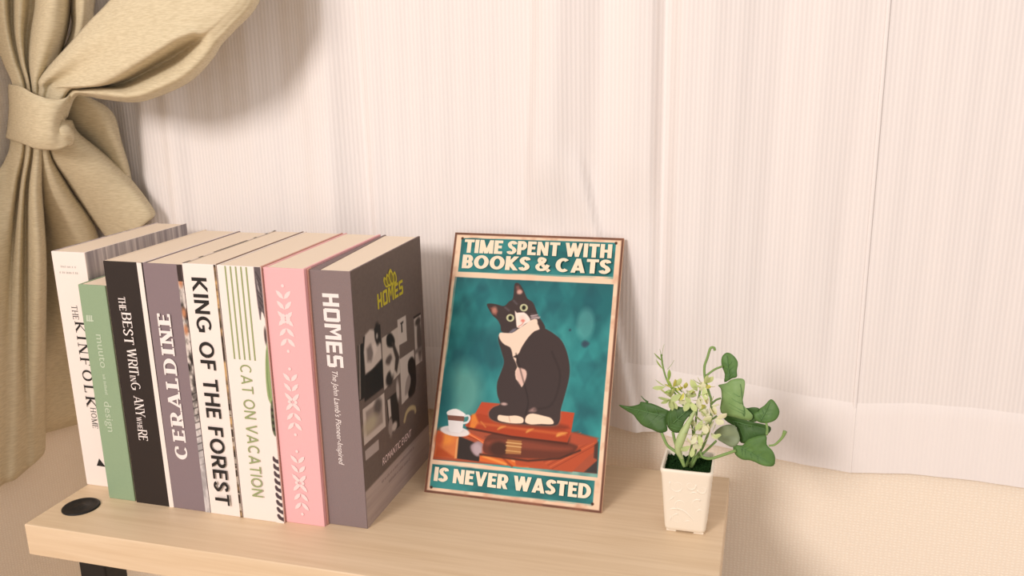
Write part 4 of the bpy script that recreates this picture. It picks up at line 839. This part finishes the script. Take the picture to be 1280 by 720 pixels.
def leaf(outline, mat, bulge=.35, tip=None, base=None, fold=0.5):
    """ivy leaf: traced outline, domed towards the viewer and creased along its midrib; veins are its sub-part"""
    P = [Vector(rel(q)) for q in closed_spline(outline, 3)]; cen = sum(P, Vector())/len(P); bm = bmesh.new()
    a = Vector(rel(base)) if base is not None else cen; b = Vector(rel(tip)) if tip is not None else P[0]
    ax = (b-a).normalized(); nrm = Vector((-.2, -.9, .35)).normalized()
    bulge *= .45; R = []
    for k, s in enumerate((1, .82, .6, .35, .15)):
        ring = []
        for q in P:
            v = cen+(q-cen)*s; side = (v-a)-ax*(v-a).dot(ax); ridge = side.length
            ring.append(bm.verts.new(cm(v+nrm*(bulge*(1-s*s)-fold*math.exp(-(ridge/.35)**2)*.25))))
        R.append(ring)
    for A, B in zip(R, R[1:]):
        for i in range(len(A)): bm.faces.new((A[i], A[(i+1) % len(A)], B[(i+1) % len(A)], B[i])).smooth = True
    bm.faces.new(R[-1]).smooth = True
    o = obj('leaf', bm, mat, pp); md = o.modifiers.new('thickness', 'SOLIDIFY'); md.thickness = .0004; md.offset = 0
    if tip is not None:
        bm = bmesh.new()
        nrm2 = (nrm-ax*nrm.dot(ax)).normalized(); sd = ax.cross(nrm2)
        flat = [((q-cen).dot(ax), (q-cen).dot(sd)) for q in P]
        def depth(v):
            d = v-cen; an = math.atan2(d.dot(sd), d.dot(ax)); m = math.hypot(d.dot(ax), d.dot(sd))
            j = min(range(len(P)), key=lambda i: abs((math.atan2(flat[i][1], flat[i][0])-an+math.pi) % (2*math.pi)-math.pi)); f = m/max(1e-6, math.hypot(*flat[j]))
            return f, cen+(P[j]-cen)*min(f, 1)+nrm*(bulge*(1-min(f, 1)**2)+.02)
        L = (b-a).length
        def vein(p, q, r):
            pts = [w for f, w in (depth(p.lerp(q, t)) for t in (.02, .2, .4, .6, .8, 1)) if f < .9]
            if len(pts) > 2: tube(bm, pts, [r*(1-.12*i) for i in range(len(pts))], 5, 2)
        vein(a, a+(b-a)*.95, .045)
        for t, l in ((.03, .55), (.14, .5), (.34, .4), (.54, .3)):
            for s_ in (1, -1): vein(a+ax*L*t, a+ax*L*(t+l*.5)+sd*s_*L*l*.75, .028)
        obj('vein', bm, M_VEIN, o, True)
    return o
def stem(pts, r, mat=None, name='stem'): bm = bmesh.new(); tube(bm, [rel(q) for q in pts], r, 8, 6); return obj(name, bm, mat or M_STEM, pp, True)
leaf([(58.39,18.6,17.6),(58.79,18.6,18.12),(59.4,18.4,18.02),(59.94,18.2,17.39),(59.9,18,16.54),(59.93,17.8,15.97),(59.43,17.8,15.75),(58.77,18,15.24),(58.77,18.3,15.97),(58.42,18.5,16.8)], M_IVY, .3, tip=[(58.82,18.4,18)][0], base=[(59.25,17.8,15.67)][0])
leaf([(58.57,17.4,11.98),(59.27,17,12.3),(60.81,16.8,11.98),(61.83,16.6,11.87),(62.66,16.6,11.75),(63.35,16.6,11.48),(63.05,16.4,10.79),(61.91,16.4,10.29),(60.92,16.4,9.64),(60.29,16.8,9.95),(60.16,17,10.99),(59.3,17.2,11.37)], M_IVYD, .3, tip=[(63.17,16.5,11.3)][0], base=[(59.68,17,11.66)][0])
leaf([(60.38,17.2,12.91),(61.09,17,13.14),(61.65,16.9,13.32),(62.18,16.8,13.24),(61.84,16.7,12.5),(61.98,16.6,11.97),(61.15,16.8,11.97)], M_IVYD, .2)
leaf([(58.19,17.8,14.96),(58.95,17.6,15.31),(59.44,17.5,15.76),(60.28,17.3,16.03),(60.71,17.2,15.79),(60.68,17,14.76),(60.57,16.8,13.73),(60.84,16.6,13.28),(61.62,16.4,12.68),(61.32,16.4,12.11),(60.13,16.6,12.19),(58.58,17.2,12.35),(58.59,17.4,13.84),(58.47,17.6,14.68)], M_IVYL, .45, tip=[(60.26,17.2,15.64)][0], base=[(60.87,16.5,12.41)][0])
leaf([(63.19,17,14.25),(63.7,16.8,13.92),(64.06,16.6,13.22),(63.85,16.4,12.54),(63.3,16.3,12.16),(62.48,16.4,11.95),(61.81,16.6,12.17),(61.62,16.8,12.6),(62.09,17,13.07),(62.65,17,13.56)], M_IVY, .4, tip=[(63.25,17,14.08)][0], base=[(62.39,16.4,12.09)][0])
leaf([(58,16.6,10.39),(58.83,16.4,11.31),(59.84,16.2,11.59),(60.29,16,11.05),(60.5,15.8,10.15),(59.95,15.8,9.42),(59.08,16.2,9.54),(58.28,16.5,9.87)], M_UNDER, .25)
leaf([(59.94,15.8,9.62),(60.78,15.6,9.79),(61.24,15.4,10.49),(62.05,15.2,11.03),(62.94,15,11.3),(63.03,14.9,10.44),(63.58,14.7,9.95),(63.86,14.6,9.29),(63.73,14.4,8.54),(62.84,14.4,8.44),(61.68,14.8,8.67),(60.85,15.1,8.54),(60.16,15.5,8.84)], M_IVY, .45, tip=[(63.6,14.5,8.67)][0], base=[(60.65,15.6,9.59)][0])
leaf([(48.35,17.6,12.04),(49.16,17.3,12.13),(49.83,17,12.31),(50.58,16.8,12.66),(50.76,16.8,12.93),(51.34,16.6,12.99),(52.1,16.4,12.95),(53.21,16.1,12.66),(53.71,16,12.42),(53.41,15.7,11.61),(53.59,15.4,10.71),(52.87,15.4,10.39),(51.99,15.7,10.55),(51.09,16,10.72),(50.42,16.4,11.16),(49.99,16.8,11.48),(49.18,17.2,11.7)], M_IVYD, .45, tip=[(48.52,17.6,11.99)][0], base=[(53.32,16,11.97)][0])
leaf([(53.75,15.6,12.77),(54.21,15.6,13.27),(55.18,15.4,13.31),(56.4,15.2,13.94),(56.14,15,13.3),(55.26,14.9,11.99),(54.94,14.9,10.93),(54.22,15,10.76),(53.59,15.3,11.14),(53.42,15.5,12.07)], M_IVYD, .4, tip=[(56.2,15.2,13.82)][0], base=[(53.73,15.3,11.11)][0])
bm = bmesh.new(); tube(bm, [rel(q) for q in [(50.75,16.8,13.56),(51.05,16.8,13.23),(51.47,16.7,12.96)]], [.03, .06, .12], 6, 4); obj('leaf_tip', bm, M_IVYD, pp, True)
# stems
C0 = (55.6, 16.9, 6.4)
stem([(57.74,17.6,18.6),(57.65,17.6,18.87),(57.32,17.5,18.81),(57.08,17.4,17.9),(56.83,17.3,16.91),(56.95,17.2,15.67),(57.41,17,14.29),(57.62,16.9,13.51),(57.64,16.6,11.29),(56.96,16.6,8.66)]+[C0], .13)
stem([(58.52,18.2,16.82),(57.76,17.8,16.55),(56.98,17.4,15.96)], .11); stem([(58.51,17.2,13.85),(58.07,17,13.7),(57.7,16.9,13.34)], .1)
stem([(64.63,15,11.92),(64.41,15,11.27),(63.8,15,10.48),(63.22,14.9,10.33)], [.2, .14, .11, .1]); stem([(62.9,16.4,11.99),(63.01,16,11.58),(62.98,15.2,11.32)], .12)
stem([(60.22,15.4,9.29),(58.97,15.6,8.57),(57.8,15.7,8.02),(57.03,15.8,8.08),(56.7,16,8.38)]+[(55.9, 16.5, 6.4)], .15); stem([(58.29,16.3,9.7),(57.45,16.2,8.72),(56.55,16.1,7.8)], .12)
stem([(53.03,15.4,10.4),(53.66,15.2,9.21),(54.66,15,8.56),(55.39,14.9,7.26)], .15); stem([(54.16,15,10.77),(54.45,15,9.58),(55.1,14.9,8.18),(55.39,14.9,7.26)], .14)
bm = bmesh.new(); tube(bm, [rel(q) for q in [(56.57,14.6,14.04),(55.87,14.5,12.55),(55.08,14.5,10.61),(54.77,14.7,9.11),(55.24,15,7.91)]], [.1, .25, .5, .4, .12], 8, 6, r2=.85); obj('blade', bm, M_PALE, pp, True)
# flower spray
stem([(52.75,16,18.35),(52.97,16,16.97),(53.48,15.9,15.55),(54.53,15.8,14.01),(55.67,15.7,12.32),(56.04,15.9,9.73)]+[(55.4, 16.6, 6.4)], .09); stem([(56.72,15.6,15.77),(56.42,15.4,13.76),(56.2,15.5,10.77)]+[(55.5, 16.6, 6.4)], .1); stem([(58.29,15,12.85),(57.41,15.2,11.86),(56.69,15.5,9.8)]+[(55.8, 16.6, 6.4)], .1)
def petal_bm(L, w):
    bm = bmesh.new(); n = 7; rows = []
    for i in range(n):
        t = i/(n-1); hw = w*math.sin(math.pi*min(1, .06+t*.94))**.8*(.55+.6*t) if i < n-1 else .01
        z = .22*L*t*t; rows.append([bm.verts.new(cm((s*hw, L*t, z+abs(s)*.12*w))) for s in (-1, -.5, 0, .5, 1)])
    for A, B in zip(rows, rows[1:]):
        for k_ in range(4): bm.faces.new((A[k_], A[k_+1], B[k_+1], B[k_])).smooth = True
    return bm
M_PET = [plain('pale_green_petal', (202, 214, 152), .5, .2, vary=.05), plain('yellow_green_petal', (218, 214, 118), .5, .2, vary=.05), plain('cream_petal', (226, 224, 190), .5, .2, vary=.05), plain('leaf_green_petal', (158, 184, 96), .5, .2, vary=.05)]
protos = []
for L, w, mt in ((1.4, .36, 0), (1.15, .34, 1), (1.25, .38, 2), (1.3, .27, 3)):
    me = bpy.data.meshes.new('petal'); b_ = petal_bm(L, w); b_.to_mesh(me); b_.free(); me.materials.append(M_PET[mt])
    for p_ in me.polygons: p_.use_smooth = True
    protos.append(me)
rnd = random.Random(11)
def petal(q, d, kind, s=1.0):
    o = bpy.data.objects.new('petal', protos[kind]); COL.objects.link(o); o.parent = pp; o.location = cm(rel(q))
    o.rotation_euler = (Vector(d).normalized().to_track_quat('Y', 'Z').to_matrix() @ Matrix.Rotation(rnd.uniform(-.8, .8), 3, 'Y')).to_euler(); o.scale = (s, s, s); return o
for q, d, kd in zip([(52.95,16,17.63),(52.8,16,17.7),(52.97,16,16.8),(53.36,16,16.83),(53.55,15.9,15.73),(53.34,15.9,15.04),(53.18,15.9,15.03),(52.86,16,18.2)], [(-.9, 0, .5), (.05, 0, 1), (-.8, 0, .7), (.7, 0, .7), (.15, -.2, 1), (-.9, 0, .3), (-.5, -.2, -.1), (-.1, 0, 1)], (3, 3, 3, 3, 3, 0, 0, 3)): petal(q, d, kd, .9)
CL = [(54.06,15.6,15.13),(53.79,15.5,14.06),(55.09,15.3,14.92),(55.66,15.2,14.18),(56.97,15.3,15.74),(56.48,15.1,14.79),(57.44,14.8,13.84),(58.1,14.6,12.67),(56.97,14.8,12.31),(56.55,14.8,10.94),(57.78,14.6,11.07),(56.12,15,9.62)]
for q, n, rr, kinds in zip(CL, (8, 8, 10, 7, 8, 7, 8, 8, 7, 7, 6, 5), (.6, .65, .65, .65, .65, .65, .75, .75, .75, .75, .6, .65), ((1, 3, 0), (0, 0, 2), (1, 0, 3), (0, 2, 0), (1, 2, 0), (0, 0, 2), (1, 0, 2), (0, 2, 2), (0, 2, 0), (0, 2, 0), (0, 2, 0), (2, 0, 2))):
    for i in range(n):
        a = 2*math.pi*i/n+rnd.uniform(-.4, .4); f = rnd.uniform(.05, .6)*rr
        petal((q[0]+f*math.cos(a), q[1]+rnd.uniform(-.4, .4), q[2]+f*math.sin(a)), (math.cos(a)*.9, -.5-rnd.random()*.4, math.sin(a)*.9+.15), rnd.choice(kinds), rnd.uniform(.75, 1.05))
